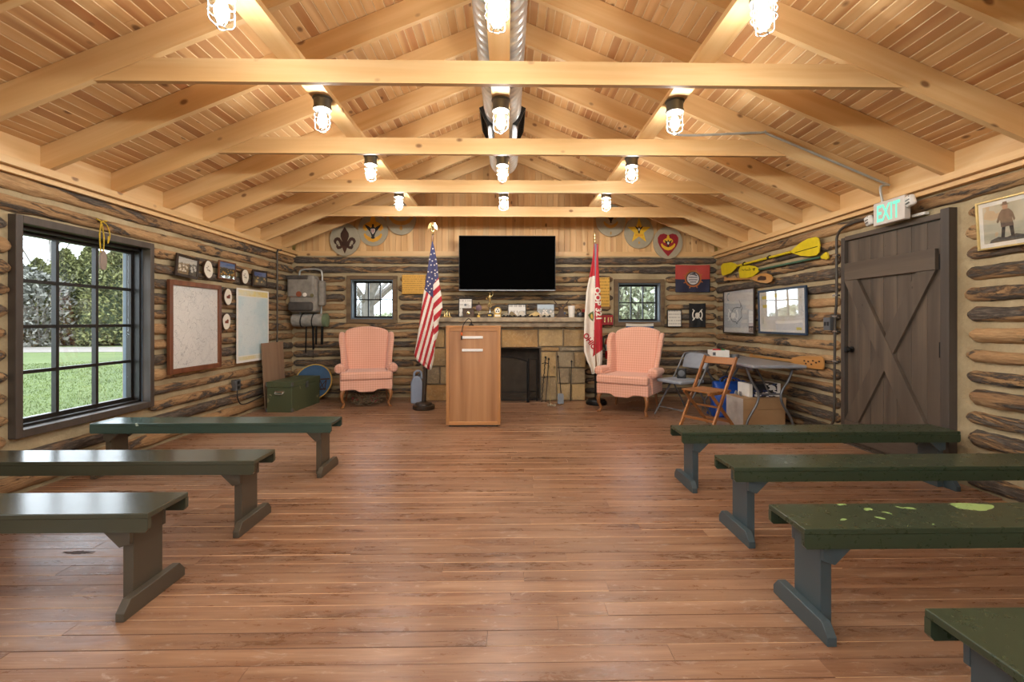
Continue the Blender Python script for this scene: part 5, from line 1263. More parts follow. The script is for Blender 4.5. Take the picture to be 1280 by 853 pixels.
# wooden folding chair
M['beech'] = wood('varnished_chair_wood', 'Z', '#9c6636', '#7d4d25', '#b57d48', .35, False, None, .1); M['beechx'] = wood('varnished_chair_rail', 'X', '#a06a3a', '#80502a', '#b9824c', .35, False, None, .1)
wc = empty('wooden_folding_chair', (2.22, 5.22, 0), R(-60), 'brown slatted wooden folding chair in front of the grey table', 'chair')
for s in (-1, 1):
    MB().bar((s*.20, -.20, .02), (s*.20, .235, .80), .022, .036, (0,1,0)).build('back_post', M['beech'], wc, bevel=.003)
    MB().bar((s*.172, .24, .02), (s*.172, -.17, .425), .020, .034, (0,1,0)).build('rear_leg', M['beech'], wc, bevel=.003)
MB().bar((-.19, .222, .755), (.19, .222, .755), .018, .085, (0,.5,.86)).build('back_slat', M['beechx'], wc, bevel=.004)
for k in range(6): MB().bb(-.185, .185, -.20+k*.062, -.146+k*.062, .43, .446).build('seat_slat', M['beechx'], wc, bevel=.003)
for s in (-1, 1): MB().bb(s*.16-.012, s*.16+.012, -.19, .16, .405, .4295).build('seat_rail', M['beech'], wc)
MB().bar((-.2, -.145, .13), (.2, -.145, .13), .016, .028).build('stretcher', M['beechx'], wc); MB().bar((-.17, .19, .09), (.17, .19, .09), .016, .028).build('stretcher', M['beechx'], wc); MB().bar((-.17, .03, .255), (.17, .03, .255), .016, .02).build('stretcher', M['beechx'], wc)
# blue bag
bgm = plain('glossy_blue_tarp', '#1f4fa8', .35, 0, .2, 6, .4); bgr = empty('blue_bag', (2.83, 5.96, 0), R(-8), 'bright blue tote bag slumped under the grey table', 'bag')
def bagf(sx_, q):
    a = 2*PI*sx_; t = q; w = .25*(1-.12*t)*(1 + .05*math.sin(3*a+4*t)); d = .16*(1-.5*t)
    ca, sa = math.cos(a), math.sin(a); ex = .55
    return (w*math.copysign(abs(ca)**ex, ca)+.015*math.sin(9*t+a*2), d*math.copysign(abs(sa)**ex, sa)+.012*math.sin(7*t+a*3), .005+.42*t+.02*math.sin(2*a)*t)
MB().grid(bagf, 40, 16).add([(0,0,.004)], []).build('bag_body', bgm, bgr, smooth=60, solid=.004)
for s in (-1, 1): MB().tube(bez([(-.1, s*.07, .39), (-.09, s*.085, .46), (0, s*.095, .49), (.09, s*.085, .46), (.1, s*.07, .39)], 5), .009, 6).build('bag_handle', bgm, bgr, smooth=60)
# cardboard box with open flap, printed box on it
card = plain('brown_cardboard', '#a5835c', .75, 0, .06, 6); cbx = empty('cardboard_box', (2.88, 5.44, 0), R(5), 'brown cardboard carton with a white end under the table', 'box')
bw_, bd, bh = .50, .34, .335
MB().bb(-bw_/2, bw_/2, -bd/2, bd/2, 0, bh-.13).build('carton_body', card, cbx, bevel=.003)
MB().bb(-bw_/2-.006, bw_/2+.006, -bd/2-.006, bd/2+.006, bh-.128, bh).build('carton_lid', card, cbx, bevel=.003)
MB().bb(-bw_/2-.009, -bw_/2-.0065, -bd/2, bd/2, .0, bh-.005).build('white_end', plain('grey_white_card', '#b9b1a8', .7), cbx)
def mk_print():
    t = NT('black_white_print'); tc = t.coord(rnd=False); v = t.n('ShaderNodeTexVoronoi', {'Vector':t.n('ShaderNodeMapping', {'Vector':tc, 'Scale':(14,14,30)}).outputs[0], 'Scale':1.6}).outputs['Color']
    s = t.n('ShaderNodeSeparateColor', {0:v}).outputs[0]
    return t.fin(t.ramp(s, [(0, lin('#16181f')), (.45, lin('#22305a')), (.6, lin('#d8d6d0')), (.8, lin('#17181c'))], 'CONSTANT'), .5)
pb = empty('printed_box', (2.925, 5.45, bh+.001), R(6), 'black and white printed box on top of the carton', 'box')
MB().bb(-.17, .17, -.11, .11, 0, .15).build('box_body', mk_print(), pb, bevel=.003)
for s in (-1, 1): MB().bb(s*.15-.02+s*.022, s*.15+.02+s*.022, -.112, .112, .002, .152).build('white_band', M['paper'], pb)
b = MB(); rn = random.Random(2)
for k in range(5):
    p = Vector((-.235+rn.uniform(-.01,.02), rn.uniform(-.08,.08), .02)); b.tube(bez([p, p+Vector((rn.uniform(-.04,.02), rn.uniform(-.03,.03), .05)), p+Vector((rn.uniform(-.06,.02), rn.uniform(-.04,.04), .02))], 5), .006, 5)
cb = b.build('cable_tangle', plain('grey_cable', '#8d8d8d', .5), None, smooth=60); cb.location = Vector((2.672, 5.43, bh+.001)); tag(cb, 'grey cable loops beside the printed box', 'cable', kind='stuff')
# white box on the table, holiday bits in it
wx = empty('white_box', (2.72, 6.05, TH_+.001), R(-5), 'open white box of red and green trimmings on the grey table', 'box')
MB().bb(-.11, .11, -.075, -.07, 0, .095).bb(-.11, .11, .07, .075, 0, .095).bb(-.11, -.105, -.07, .07, 0, .095).bb(.105, .11, -.07, .07, 0, .095).bb(-.105, .105, -.07, .07, 0, .004).build('box_body', M['paper'], wx)
MB().bb(-.095, -.06, -.0775, -.0755, .03, .07).build('box_print', M['grey_metal'], wx)
for k, (x, y, hc) in enumerate(((-.05,0,'#b3242a'),(0,.02,'#b3242a'),(.05,-.02,'#2f7a3d'),(.06,.03,'#2f7a3d'),(.0,-.03,'#b3242a'))):
    MB().lathe([(0,-.028),(.02,-.02),(.03,0),(.02,.02),(0,.028)], (x, y, .085), 10).build('trimming', plain('bauble_'+hc[1:]+str(k), hc, .4), wx, smooth=60)
tg = empty('tape_roll', (2.90, 5.98, TH_+.001), 0, 'grey tape roll beside the white box on the table', 'tape'); MB().lathe([(.03,0),(.055,0),(.055,.045),(.03,.045)], n=20).build('roll', M['grey_metal'], tg, smooth=40)
# small dark lantern standing on the metal chair
ln = empty('small_black_speaker', (2.22, 5.99, .4755), R(-25), 'small black speaker standing on the grey folding chair', 'speaker')
MB().bb(-.055, .055, -.035, .035, .0, .125).build('speaker_case', M['blackp'], ln, bevel=.008); MB().lathe([(0,0),(.036,0),(.04,.006),(.03,.008),(0,.003)], (0,-.0355,.065), 18, M=Matrix.Rotation(PI/2, 3, 'X')).build('speaker_cone', M['grey_metal'], ln, smooth=40)
# ================================================================== RIGHT WALL
XW = XR-.065
def rw(u, v, x=XW): return onX(u, v, x)
def wall_frame(name, side, X, y0, y1, z0, z1, fw, mf_, mp, label, cat, glass=False, tilt=0.0, depth=.022, roll=0.0, group=None, mat=None):
    """flat frame hanging on the left (side=1) or right (side=-1) wall; X = face of the logs; tilt = top leans into the room"""
    cy, cz = (y0+y1)/2, (z0+z1)/2; root = empty(name, (X, cy, z0), 0, label, cat, group); w, h = abs(y1-y0)/2, (z1-z0)/2
    Mr = Matrix.Rotation(roll, 3, 'X')
    def T(d, a, b_): p = Mr @ Vector((0, a, b_)); return Vector((X+side*(d+(p.z+h)*tilt), cy+p.y, cz+p.z))
    def boxT(b, d0, d1, a0, a1, b0, b1):
        q = MB().bb(d0, d1, a0, a1, b0, b1); f = q.f if side > 0 else [x[::-1] for x in q.f]; return b.add([T(*v) for v in q.v], f)
    if fw:
        for a0, a1, b0, b1 in ((-w, -w+fw, -h, h), (w-fw, w, -h, h), (-w+fw, w-fw, -h, -h+fw), (-w+fw, w-fw, h-fw, h)):
            adopt(boxT(MB(), 0, depth, a0, a1, b0, b1).build('frame_side', mf_, None, bevel=.002), root)
    if mat: adopt(boxT(MB(), .004, .0095, -w+fw, w-fw, -h+fw, h-fw).build('mat_board', mat, None), root); g = fw+.028
    else: g = fw
    adopt(boxT(MB(), .004, .010, -w+g, w-g, -h+g, h-g).build('sheet', mp, None), root)
    if glass: adopt(boxT(MB(), .0135, .0145, -w+fw, w-fw, -h+fw, h-fw).build('glass', M['pglass'], None), root)
    return root, T, w, h
M['pglass'] = mk_glass('picture_glass', (.99,.99,.99,1), 2.2)
def mk_map(name, paper, ink, tint=None, amt=.3, road=None, sc_=3.0, lines=.6):
    t = NT(name); tc = t.coord(); d = t.n('ShaderNodeTexNoise', {'Vector':tc, 'Scale':5.0, 'Detail':3}).outputs['Color']
    dv = t.n('ShaderNodeVectorMath', {0:d, 1:(.5,.5,.5)}, operation='SUBTRACT').outputs[0]
    w = t.n('ShaderNodeVectorMath', {0:tc, 1:t.n('ShaderNodeVectorMath', {0:dv, 1:(.5,.5,.5)}, operation='MULTIPLY').outputs[0]}, operation='ADD').outputs[0]
    c = lin(paper)
    if tint:
        n = t.noise(tc, 2.6, 3); c = t.mix(t.n('ShaderNodeMapRange', {0:n, 1:.45, 2:.6, 3:0., 4:amt}).outputs[0], lin(paper), lin(tint))
    e = t.n('ShaderNodeTexVoronoi', {'Vector':w, 'Scale':sc_*2.2}, feature='DISTANCE_TO_EDGE').outputs['Distance']
    f = t.math('LESS_THAN', e, .016); c = t.mix(t.math('MULTIPLY', f, lines), c, lin(ink))
    e2 = t.n('ShaderNodeTexVoronoi', {'Vector':w, 'Scale':sc_*6}, feature='DISTANCE_TO_EDGE').outputs['Distance']
    f2 = t.math('LESS_THAN', e2, .03); c = t.mix(t.math('MULTIPLY', f2, lines*.35), c, lin(ink))
    if road:
        e3 = t.noise(w, 2.0, 2); f3 = t.math('LESS_THAN', t.math('ABSOLUTE', t.math('SUBTRACT', e3, .5)), .035); f3 = t.math('MULTIPLY', f3, t.math('GREATER_THAN', t.noise(tc, 3, 1), .5)); c = t.mix(t.math('MULTIPLY', f3, .8), c, lin(road))
    return t.fin(c, .6)
M['brownframe'] = wood('brown_picture_frame', 'Z', '#6b4526', '#523318', '#7f5632', .4, False, None, .1); M['darkframe'] = plain('dark_picture_frame', '#33251b', .4)
M['navyframe'] = plain('navy_picture_frame', '#23364d', .4); M['goldframe'] = plain('pale_gold_frame', '#cbb274', .35, .5)
M['mapA'] = mk_map('pale_trail_map', '#dfe1e0', '#9aa4ad', '#c8d0d8', .6, None, 1.6, .25); M['mapB'] = mk_map('town_map', '#dedcd8', '#9a9ea6', '#d9d2ae', .5, None, 5.0, .5)
a, c = rw(904.5, 362), rw(943.5, 418.5)
r, T, w, h = wall_frame('framed_trail_map', -1, XW+.01, c.y, a.y, 1.02, 1.665, .022, M['darkframe'], M['mapA'], 'pale lake map with one winding route in a dark brown frame', 'map', True)
# route drawn on the map, colour wheel and small photograph
b = MB(); rt = [(.02,.16),(.06,.10),(.05,.05),(-.02,.06),(-.10,.05),(-.16,-.02),(-.19,-.08),(-.13,-.14),(-.05,-.15),(-.03,-.18),(.0,-.14),(.08,-.08),(.07,0),(.09,.05),(.06,.10)]
for p, q in zip(rt, rt[1:]): b.bar(T(.0108, -p[0]*1.3, p[1]), T(.0108, -q[0]*1.3, q[1]), .008, .001, (1,0,0))
adopt(b.build('route_line', plain('dark_ink', '#3c4048', .6), None), r)
def wpatch(T, a0, a1, b0, b1, d=.0105): return MB().add([T(d, a0, b0), T(d, a1, b0), T(d, a1, b1), T(d, a0, b1)], [(0,1,2,3)])
adopt(wpatch(T, -w+.035, -w+.16, -h+.03, -h+.16).build('inset_photo', mk_photo('inset_print', '#b9b0b8', '#4a3a46', '#7d7076', '#c9b8b0', 50), None), r)
b = MB(); 
for k in range(8):
    a0 = R(60+k*28); b.bar(T(.0105, .29+.05*math.cos(a0)*-1, .22+.05*math.sin(a0)), T(.0105, .29-.05*math.cos(a0+.4), .22+.05*math.sin(a0+.4)), .016, .001, (1,0,0))
adopt(b.build('colour_wheel', plain('teal_ink', '#3a8fb0', .6), None), r)
a, c = rw(949.5, 364), rw(1010, 416)
r, T, w, h = wall_frame('framed_town_map', -1, XW+.005, c.y, a.y, 1.045, 1.60, .026, M['navyframe'], M['mapB'], 'printed town map under glass in a navy blue frame', 'map', True, .02, mat=M['paper'])
def mk_glare(): pass
for a0, a1, b0, b1 in ((.30,.42,.16,.2), (-.05,.2,.17,.215), (.25,.4,.05,.09), (-.40,-.3,-.22,-.19)):
    adopt(wpatch(T, a0*w/.5, a1*w/.5, b0, b1, .0104).build('yellow_area', plain('yellow_map_ink', '#d8c659', .6), None), r)
# framed picture of a standing figure
a = rw(1222, 250, XW-.02); c = rw(1280, 300, XW-.02)
r, T, w, h = wall_frame('framed_figure_print', -1, XW, 2.86, a.y, 1.69, 2.02, .012, M['goldframe'], mk_map('soft_painted_background', '#c9c4ae', '#c9c4ae', '#a7a48e', .9, '#c7ab86', 2.0, .0), 'painted print of a standing figure in a thin gold frame beside the door', 'picture', True, .06, mat=M['paper'])
def fig(pts, nm, m, d): adopt(MB().prism(pts, lambda a_, b_, q: T(d+q, a_, b_), .0006).build(nm, m, None), r)
M['pf1'] = plain('brown_figure_paint', '#6d5a4c', .6, 0, .25, 40); M['pf2'] = plain('dark_boot_paint', '#2f2a27', .6); M['pf3'] = plain('pale_face_paint', '#b58d72', .6); M['pf4'] = plain('dark_ground_paint', '#4b4a47', .6, 0, .4, 60)
fig([(-.12,-.125),(.11,-.125),(.10,-.105),(.05,-.09),(.0,-.10),(-.06,-.085),(-.11,-.10)], 'painted_ground', M['pf4'], .0102)
fig([(-.05,-.10),(-.03,-.10),(-.02,-.03),(-.045,-.03)], 'painted_boot', M['pf2'], .0108); fig([(.012,-.10),(.034,-.10),(.026,-.03),(.004,-.03)], 'painted_boot', M['pf2'], .0108)
fig([(-.048,-.03),(.03,-.03),(.035,.02),(.05,.0),(.058,.01),(.04,.06),(.022,.085),(-.022,.085),(-.045,.06),(-.06,.01),(-.05,.0),(-.04,.03)], 'painted_coat', M['pf1'], .0112)
fig([(-.014,.085),(.014,.085),(.018,.105),(.008,.122),(-.008,.122),(-.018,.105)], 'painted_head', M['pf3'], .0116); fig([(-.03,.112),(.03,.112),(.016,.118),(.012,.134),(-.012,.134),(-.016,.118)], 'painted_hat', M['pf1'], .012)
# paddles on the wall
M['pad_yel'] = plain('yellow_paddle_plastic', '#d9c21e', .4, 0, .08); M['pad_green'] = plain('green_shaft_paint', '#3f6350', .4); M['pad_wood'] = wood('paddle_wood', 'Y', '#c08a4a', '#a06e36', '#d4a467', .4, False, None, 0)
def blade(pts, X, th, n=None):
    """outline given in pixels, laid on the wall plane X"""
    P = [rw(u, v, X) for u, v in pts]; b = MB(); k = len(P)
    b.add(P+[p+Vector((th,0,0)) for p in P], [tuple(range(k)), tuple(range(2*k-1,k-1,-1))]+[(i, k+i, k+(i+1) % k, (i+1) % k) for i in range(k)]); return b
def pz(pts): return [(890+x/5.69, 280+y/5.69) for x, y in pts]
XP = XW-.012
r = empty('double_kayak_paddle', rw(960, 325, XP), 0, 'long yellow double bladed paddle fixed high on the logs', 'paddle', 'paddles on the door wall')
adopt(blade(pz([(62,300),(75,282),(130,273),(160,280),(182,300),(150,335),(130,352),(75,370),(66,350)]), XP, .014).build('blade', M['pad_yel'], None, bevel=.004), r)
adopt(blade(pz([(553,200),(585,168),(625,135),(680,105),(735,92),(755,102),(765,150),(758,205),(740,225),(690,232),(630,228),(585,214)]), XP-.01, .014).build('blade', M['pad_yel'], None, bevel=.004), r)
adopt(MB().tube([rw(*pz([(175,300)])[0], XP), rw(*pz([(560,200)])[0], XP)], .015, 10).build('shaft', M['pad_yel'], None, smooth=60), r)
for x, y in ((228,283),(405,238)): 
    p = rw(*pz([(x,y)])[0], XP); adopt(MB().tube([p+Vector((0,-.02,.005)), p+Vector((0,.02,-.005))], .021, 10).build('drip_ring', M['blackp'], None, smooth=60), r)
b = MB().tube([rw(*pz([(590,205)])[0], XP-.012), rw(*pz([(750,160)])[0], XP-.012)], .004, 6); adopt(b.build('blade_rib', M['black'], None), r)
r = empty('canoe_oar', rw(970, 335, XP), 0, 'oar with a green shaft and spotted yellow blade below the double paddle', 'paddle', 'paddles on the door wall')
adopt(blade(pz([(188,330),(200,302),(260,295),(300,300),(342,325),(320,350),(285,378),(240,386),(196,386)]), XP, .014).build('blade', M['pad_yel'], None, bevel=.004), r)
adopt(MB().tube([rw(*pz([(335,326)])[0], XP), rw(*pz([(772,237)])[0], XP)], .014, 10).build('shaft', M['pad_green'], None, smooth=60), r)
adopt(blade(pz([(768,234),(806,200),(818,205),(823,245),(812,255),(775,246)]), XP-.006, .02).build('grip', M['pad_yel'], None, bevel=.004), r)
rn = random.Random(6); b = MB()
for k in range(14):
    u, v = pz([(rn.uniform(215,320), rn.uniform(310,335))])[0]; p = rw(u, v, XP-.001); b.bb(p.x-.0015, p.x, p.y-.016, p.y+.016, p.z-.004, p.z+.004)
adopt(b.build('ink_marks', M['black'], None), r); r.children[-1]['kind'] = 'stuff'
r = empty('short_wooden_paddle', rw(940, 348, XP-.02), 0, 'short varnished wooden paddle with a dark emblem above the trail map', 'paddle', 'paddles on the door wall')
adopt(blade(pz([(265,388),(300,370),(340,355),(385,352),(415,362),(430,385),(420,410),(390,423),(340,418),(300,405)]), XP-.018, .014).build('blade', M['pad_wood'], None, bevel=.004), r)
adopt(blade(pz([(105,386),(270,386),(270,396),(105,402),(90,408),(82,404),(88,392),(82,378),(92,376)]), XP-.014, .016).build('shaft', M['pad_wood'], None, bevel=.003), r)
adopt(blade(pz([(325,382),(345,370),(382,374),(386,395),(370,402),(322,402)]), XP-.0195, .002).build('emblem', M['em_brown'], None), r)
def pzz(pts): return [(815+x/5.12, 420+y/5.12) for x, y in pts]
r = empty('long_wooden_paddle', rw(985, 452, XP), 0, 'long carved wooden paddle hung low on the logs behind the grey table', 'paddle', 'paddles on the door wall')
adopt(blade(pzz([(880,158),(900,140),(960,128),(1080,132),(1095,150),(1098,195),(1090,218),(1060,215),(960,202),(905,188)]), XP, .016).build('blade', M['pad_wood'], None, bevel=.004), r)
adopt(blade(pzz([(622,116),(636,114),(640,122),(885,152),(890,168),(640,136),(624,138)]), XP, .018).build('shaft', M['pad_wood'], None, bevel=.003), r)
b = MB()
for x, y in ((975,160),(1000,165),(1030,160),(1050,172),(1070,165),(985,178),(1020,182)): p = rw(*pzz([(x,y)])[0], XP-.001); b.bb(p.x-.0015, p.x, p.y-.014, p.y+.014, p.z-.008, p.z+.008)
adopt(b.build('carved_marks', M['em_brown'], None), r); r.children[-1]['kind'] = 'stuff'
# exit sign with emergency heads
XE = XR-.16
a, c = onX(1091.5, 255, XE), onX(1130.5, 243, XE); zt = 2.225; zb_ = 2.03
ex = empty('exit_sign', (XE, (a.y+c.y)/2, zb_), 0, 'white exit sign with green letters and two lamp heads above the door', 'exit sign')
y0, y1 = c.y, a.y
adopt(MB().bb(XE, XE+.05, y0, y1, zb_, zt).build('sign_housing', plain('grey_white_plastic', '#cfc8c0', .5, 0, .04), None, bevel=.006, seg=3), ex)
adopt(MB().bb(XE+.051, XR-.058, y0+.06, y1-.06, zb_+.03, zt-.02).build('wall_mount', M['white'], None), ex)
vs, fs = text_mesh('EXIT', 1.0, .022); xs = [v[0] for v in vs]; zs_ = [v[1] for v in vs]; sxx = (y1-y0)*.74/(max(xs)-min(xs)); szz = (zt-zb_)*.74/(max(zs_)-min(zs_)); zc0 = (max(zs_)+min(zs_))/2; xc0 = (max(xs)+min(xs))/2
M['exitgreen'] = mk_emit('lit_green_letters', (.25, .95, .62, 1), 1.0)
adopt(MB().add([(XE-.0015, (y0+y1)/2-(v[0]-xc0)*sxx, (zt+zb_)/2+(v[1]-zc0)*szz) for v in vs], fs).build('exit_lettering', M['exitgreen'], None), ex)
for yy, zz, xx in ((y1+.085, 2.10, XE+.03), (y0-.055, 2.16, XE+.0)):
    hd = MB().box((xx, yy, zz), (.05, .115, .085), Euler((0, R(-15), R(-25))))
    ho = hd.build('lamp_head', M['white'], None, bevel=.018, seg=3); adopt(ho, ex)
    for k in range(3):
        q = MB().box((xx-.028, yy-.004, zz+.003-.024+k*.024), (.006, .075, .009), Euler((0, R(-15), R(-25)))); lo = q.build('lens_slot', M['grey_metal'], None); lo.parent = ho; lo.location = lo.location-ho.location-ex.location
    adopt(MB().tube([(xx+.02, yy, zz), (XE+.04, (y0+.01 if yy < y0 else y1-.01), zz)], .012, 8).build('head_arm', M['white'], None), ex)
o = MB().bb(XD-.02, XD+.02, y0-.06, y0+.06, 2.052, 2.075).build('door_chime', M['white'], None, bevel=.004); tag(o, 'small white plastic clip on top of the door frame', 'clip')
# dark conduit down the wall with a socket box
ycn = 4.66; XQ = XR-.075
pts = [Vector((XE+.1, y1+.02, 2.13)), Vector((XQ, y1+.25, 2.14)), Vector((XQ, ycn-.10, 2.12)), Vector((XQ, ycn-.01, 2.05)), Vector((XQ, ycn, 1.9)), Vector((XQ, ycn, 1.4)), Vector((XQ, ycn+.02, 1.22)), Vector((XQ, ycn+.03, .6)), Vector((XQ, ycn+.035, .28)), Vector((XQ, ycn+.06, .17)), Vector((XQ, ycn+.16, .13)), Vector((XQ, ycn+.55, .12)), Vector((XQ, ycn+.9, .10))]
r = empty('wall_conduit', (XQ, ycn, .1), 0, 'dark conduit running down the logs beside the plank door', 'conduit')
adopt(MB().tube(bez(pts, 6), .0125, 8).build('conduit_pipe', M['conduit'], None, smooth=60), r)
for z in (1.86, 1.46, 1.25, .80, 1.10): adopt(MB().bb(XQ-.016, XQ+.02, ycn-.022, ycn+.04, z-.008, z+.008).build('pipe_clip', M['silver'], None), r)
so = empty('wall_socket', (XQ, 4.74, 1.12), 0, 'grey socket box fixed beside the dark conduit', 'socket')
adopt(MB().bb(XQ-.04, XQ+.02, ycn+.045, ycn+.14, 1.11, 1.24).build('socket_box', M['grey_metal'], None, bevel=.004), so)
for y in (ycn+.07, ycn+.112): adopt(MB().bb(XQ-.0425, XQ-.0405, y-.013, y+.013, 1.155, 1.195).build('socket_face', M['blackp'], None), so)
# ================================================================== LEFT WALL
XV = XL+.058
def lw(u, v, x=XV): return onX(u, v, x)
a, c = lw(208.5, 350), lw(274, 460)
M['mapC'] = mk_map('grey_contour_map', '#d9d7d0', '#8f8f8d', '#c5c6c2', .5, None, 3.6, .55); M['mapD'] = mk_map('pale_blue_chart', '#d6e2e2', '#a9bcc4', '#bcd6da', .7, None, 4.2, .35)
M['redframe'] = wood('red_brown_frame', 'Z', '#74452b', '#5a331e', '#8a5838', .4, False, None, .08)
wall_frame('framed_wall_map', 1, XV, a.y, c.y, .675, 1.615, .05, M['redframe'], M['mapC'], 'large grey contour map in a red brown wooden frame', 'map', False, depth=.03)
a, c = lw(295, 358), lw(335, 452)
r, T, w, h = wall_frame('chart_poster', 1, XV, a.y, c.y, .68, 1.615, 0, None, M['paper'], 'unframed pale blue chart with a yellow top border', 'map')
adopt(wpatch(T, -w+.03, w-.03, -h+.09, h-.10, .011).build('chart_print', M['mapD'], None), r)
for b0, b1, m in ((h-.09, h-.02, '#e6d68f'), (-h+.03, -h+.075, '#e2d8a8')): adopt(wpatch(T, -w+.03, w-.03, b0, b1, .011).build('border_print', mk_map('border_'+m[1:], m, '#b89a3c', '#d9dfd6', .8, None, 6, .4), None), r)
GP = 'framed photographs over the wall maps'
def lphoto(u0, u1, v0_, v1, fr, pm, lab, roll=0, fw=.02):
    a, c = lw(u0, v0_), lw(u0, v1); e = lw(u1, v0_); wall_frame('framed_photo', 1, XV, a.y, e.y, c.z, a.z, fw, fr, pm, lab, 'photograph', True, .05, .018, roll, GP)
lphoto(217.5, 246, 317, 345, M['darkframe'], mk_photo('old_group_print', '#cfcdc4', '#6f6d66', '#57554f', '#d8d5ca', 26), 'black and white group photograph in a dark frame', R(-3), .028)
lphoto(271.5, 292.5, 325, 348, M['redframe'], mk_photo('mountain_group_print', '#5f7fae', '#3d4238', '#6e6047', '#cda03e', 26), 'colour group photograph in a thin brown frame', 0, .014)
lphoto(314.3, 332, 336.5, 357.5, M['darkframe'], mk_photo('lake_group_print', '#5477b0', '#33392f', '#5f5845', '#d0b070', 26), 'colour group photograph in a dark frame over the blue chart', R(2), .024)
GS = 'wood slice plaques by the maps'
def slice_(u, v, mark, lab, rz_=.098, roll=0):
    c = lw(u, v); r = empty('wood_slice_plaque', (XV, c.y, c.z-rz_), 0, lab, 'plaque', GS); n = 26; rn = random.Random(int(u)); ph = rn.random()*6
    pts = [((.078+.004*math.sin(3*t+ph))*math.cos(t), (rz_+.005*math.sin(2*t+ph))*math.sin(t)) for t in [2*PI*i/n for i in range(n)]]
    adopt(MB().prism([(c.y+x, c.z+y) for x, y in pts], YZ(XV), .02).build('bark_edge', M['dwood'], None), r)
    adopt(MB().prism([(c.y+x*.93, c.z+y*.93) for x, y in pts], YZ(XV+.0205), .003).build('slice_face', plain('pale_slice_wood', '#e2dccb', .5, 0, .05), None), r)
    b = MB()
    if mark == 'line':
        for y, z, q in ((-.045,.01,.03),(-.03,-.012,.045),(.0,-.02,.03),(-.02,.028,.02)): b.bb(XV+.024, XV+.0255, c.y+y, c.y+y+q, c.z+z, c.z+z+.009)
        adopt(b.build('burnt_mark', plain('burnt_wood', '#8a7a66', .6), None), r)
    else:
        b.prism([(c.y-.035, c.z-.02), (c.y+.03, c.z-.02), (c.y+.036, c.z+.02), (c.y+.015, c.z+.03), (c.y-.01, c.z+.012), (c.y-.035, c.z+.008)], YZ(XV+.024), .0015)
        adopt(b.build('painted_mark', plain('red_brown_mark', '#7b3f2a', .6), None), r)
slice_(258.3, 337, 'line', 'oval wood slice between the black and white photo and brown framed photo'); slice_(304.5, 346, 'line', 'oval wood slice between the two colour photographs'); slice_(283, 371.2, 'red', 'upper oval wood slice with a red mark between the wall maps'); slice_(281, 402.3, 'red', 'lower oval wood slice with a red mark between the wall maps', .1)
# outlet with cord, and conduit in the corner
c = lw(294.6, 481.5); r = empty('wall_outlet', (XV, c.y, c.z-.06), 0, 'grey outlet box with a black cord under the blue chart', 'socket')
adopt(MB().bb(XL+.03, XV+.035, c.y-.05, c.y+.05, c.z-.065, c.z+.065).build('outlet_box', M['grey_metal'], None, bevel=.005), r)
for z in (-.03, .03): adopt(MB().bb(XV+.0355, XV+.037, c.y-.022, c.y+.022, c.z+z-.018, c.z+z+.018).build('outlet_face', M['blackp'], None), r)
adopt(MB().tube(bez([Vector((XV+.02, c.y, c.z-.06)), Vector((XV+.03, c.y-.01, c.z-.16)), Vector((XV+.05, c.y+.06, c.z-.25)), Vector((XV+.04, c.y+.4, c.z-.24)), Vector((XV+.02, c.y+.75, c.z-.2))], 8), .007, 6).build('power_cord', M['blackp'], None, smooth=60), r)
c = lw(346.5, 316, XL+.07); tag(MB().tube([Vector((c.x, c.y, .12)), Vector((c.x, c.y, 2.20))], .012, 8).tube(bez([Vector((c.x, c.y, 2.2)), Vector((c.x+.005, c.y+.02, 2.235)), Vector((c.x+.04, c.y+.05, 2.24))], 4), .012, 8).build('corner_conduit', M['conduit'], smooth=60), 'dark vertical conduit on the logs near the backpack', 'conduit')
# carved wood tag on yellow cord hanging over the window
c = lw(126.5, 277, XL+.075); r = empty('carved_tag', c, 0, 'carved wooden tag on a yellow cord hung over the big window', 'ornament')
ycord = plain('yellow_black_cord', '#c9a832', .7, 0, .5, 120)
adopt(MB().lathe([(.004,0),(.004,.03),(.009,.032),(0,.036)], c+Vector((-.03,0,0)), 8, M=Matrix.Rotation(PI/2, 3, 'Y')).build('nail', M['black'], None), r)
for d, l in ((-.022, .255), (.018, .255)): adopt(MB().tube(bez([c+Vector((0,0,.0)), c+Vector((.006,d,-.12)), c+Vector((.008,d*.6,-l))], 5), .005, 6).build('cord', ycord, None, smooth=60), r)
adopt(MB().tube(bez([c, c+Vector((.004,.05,-.02)), c+Vector((.008,.075,-.10)), c+Vector((.008,.055,-.17)), c+Vector((.008,.06,-.11))], 5), .004, 6).tube([c+Vector((.004,-.05,.012)), c, c+Vector((.004,.05,.014))], .006, 6).build('cord_tail', ycord, None, smooth=60), r)
pt_ = [(-.008,-.24),(.016,-.24),(.030,-.28),(.032,-.34),(.022,-.39),(.0,-.40),(-.024,-.39),(-.032,-.34),(-.028,-.28)]
adopt(MB().prism([(c.y+a_, c.z+b_) for a_, b_ in pt_], YZ(XL+.078), .02).build('tag_wood', wood('driftwood', 'Z', '#8a7a6d', '#6d5c50', '#a3948a', .7, False, None, 0), None, bevel=.005), r)
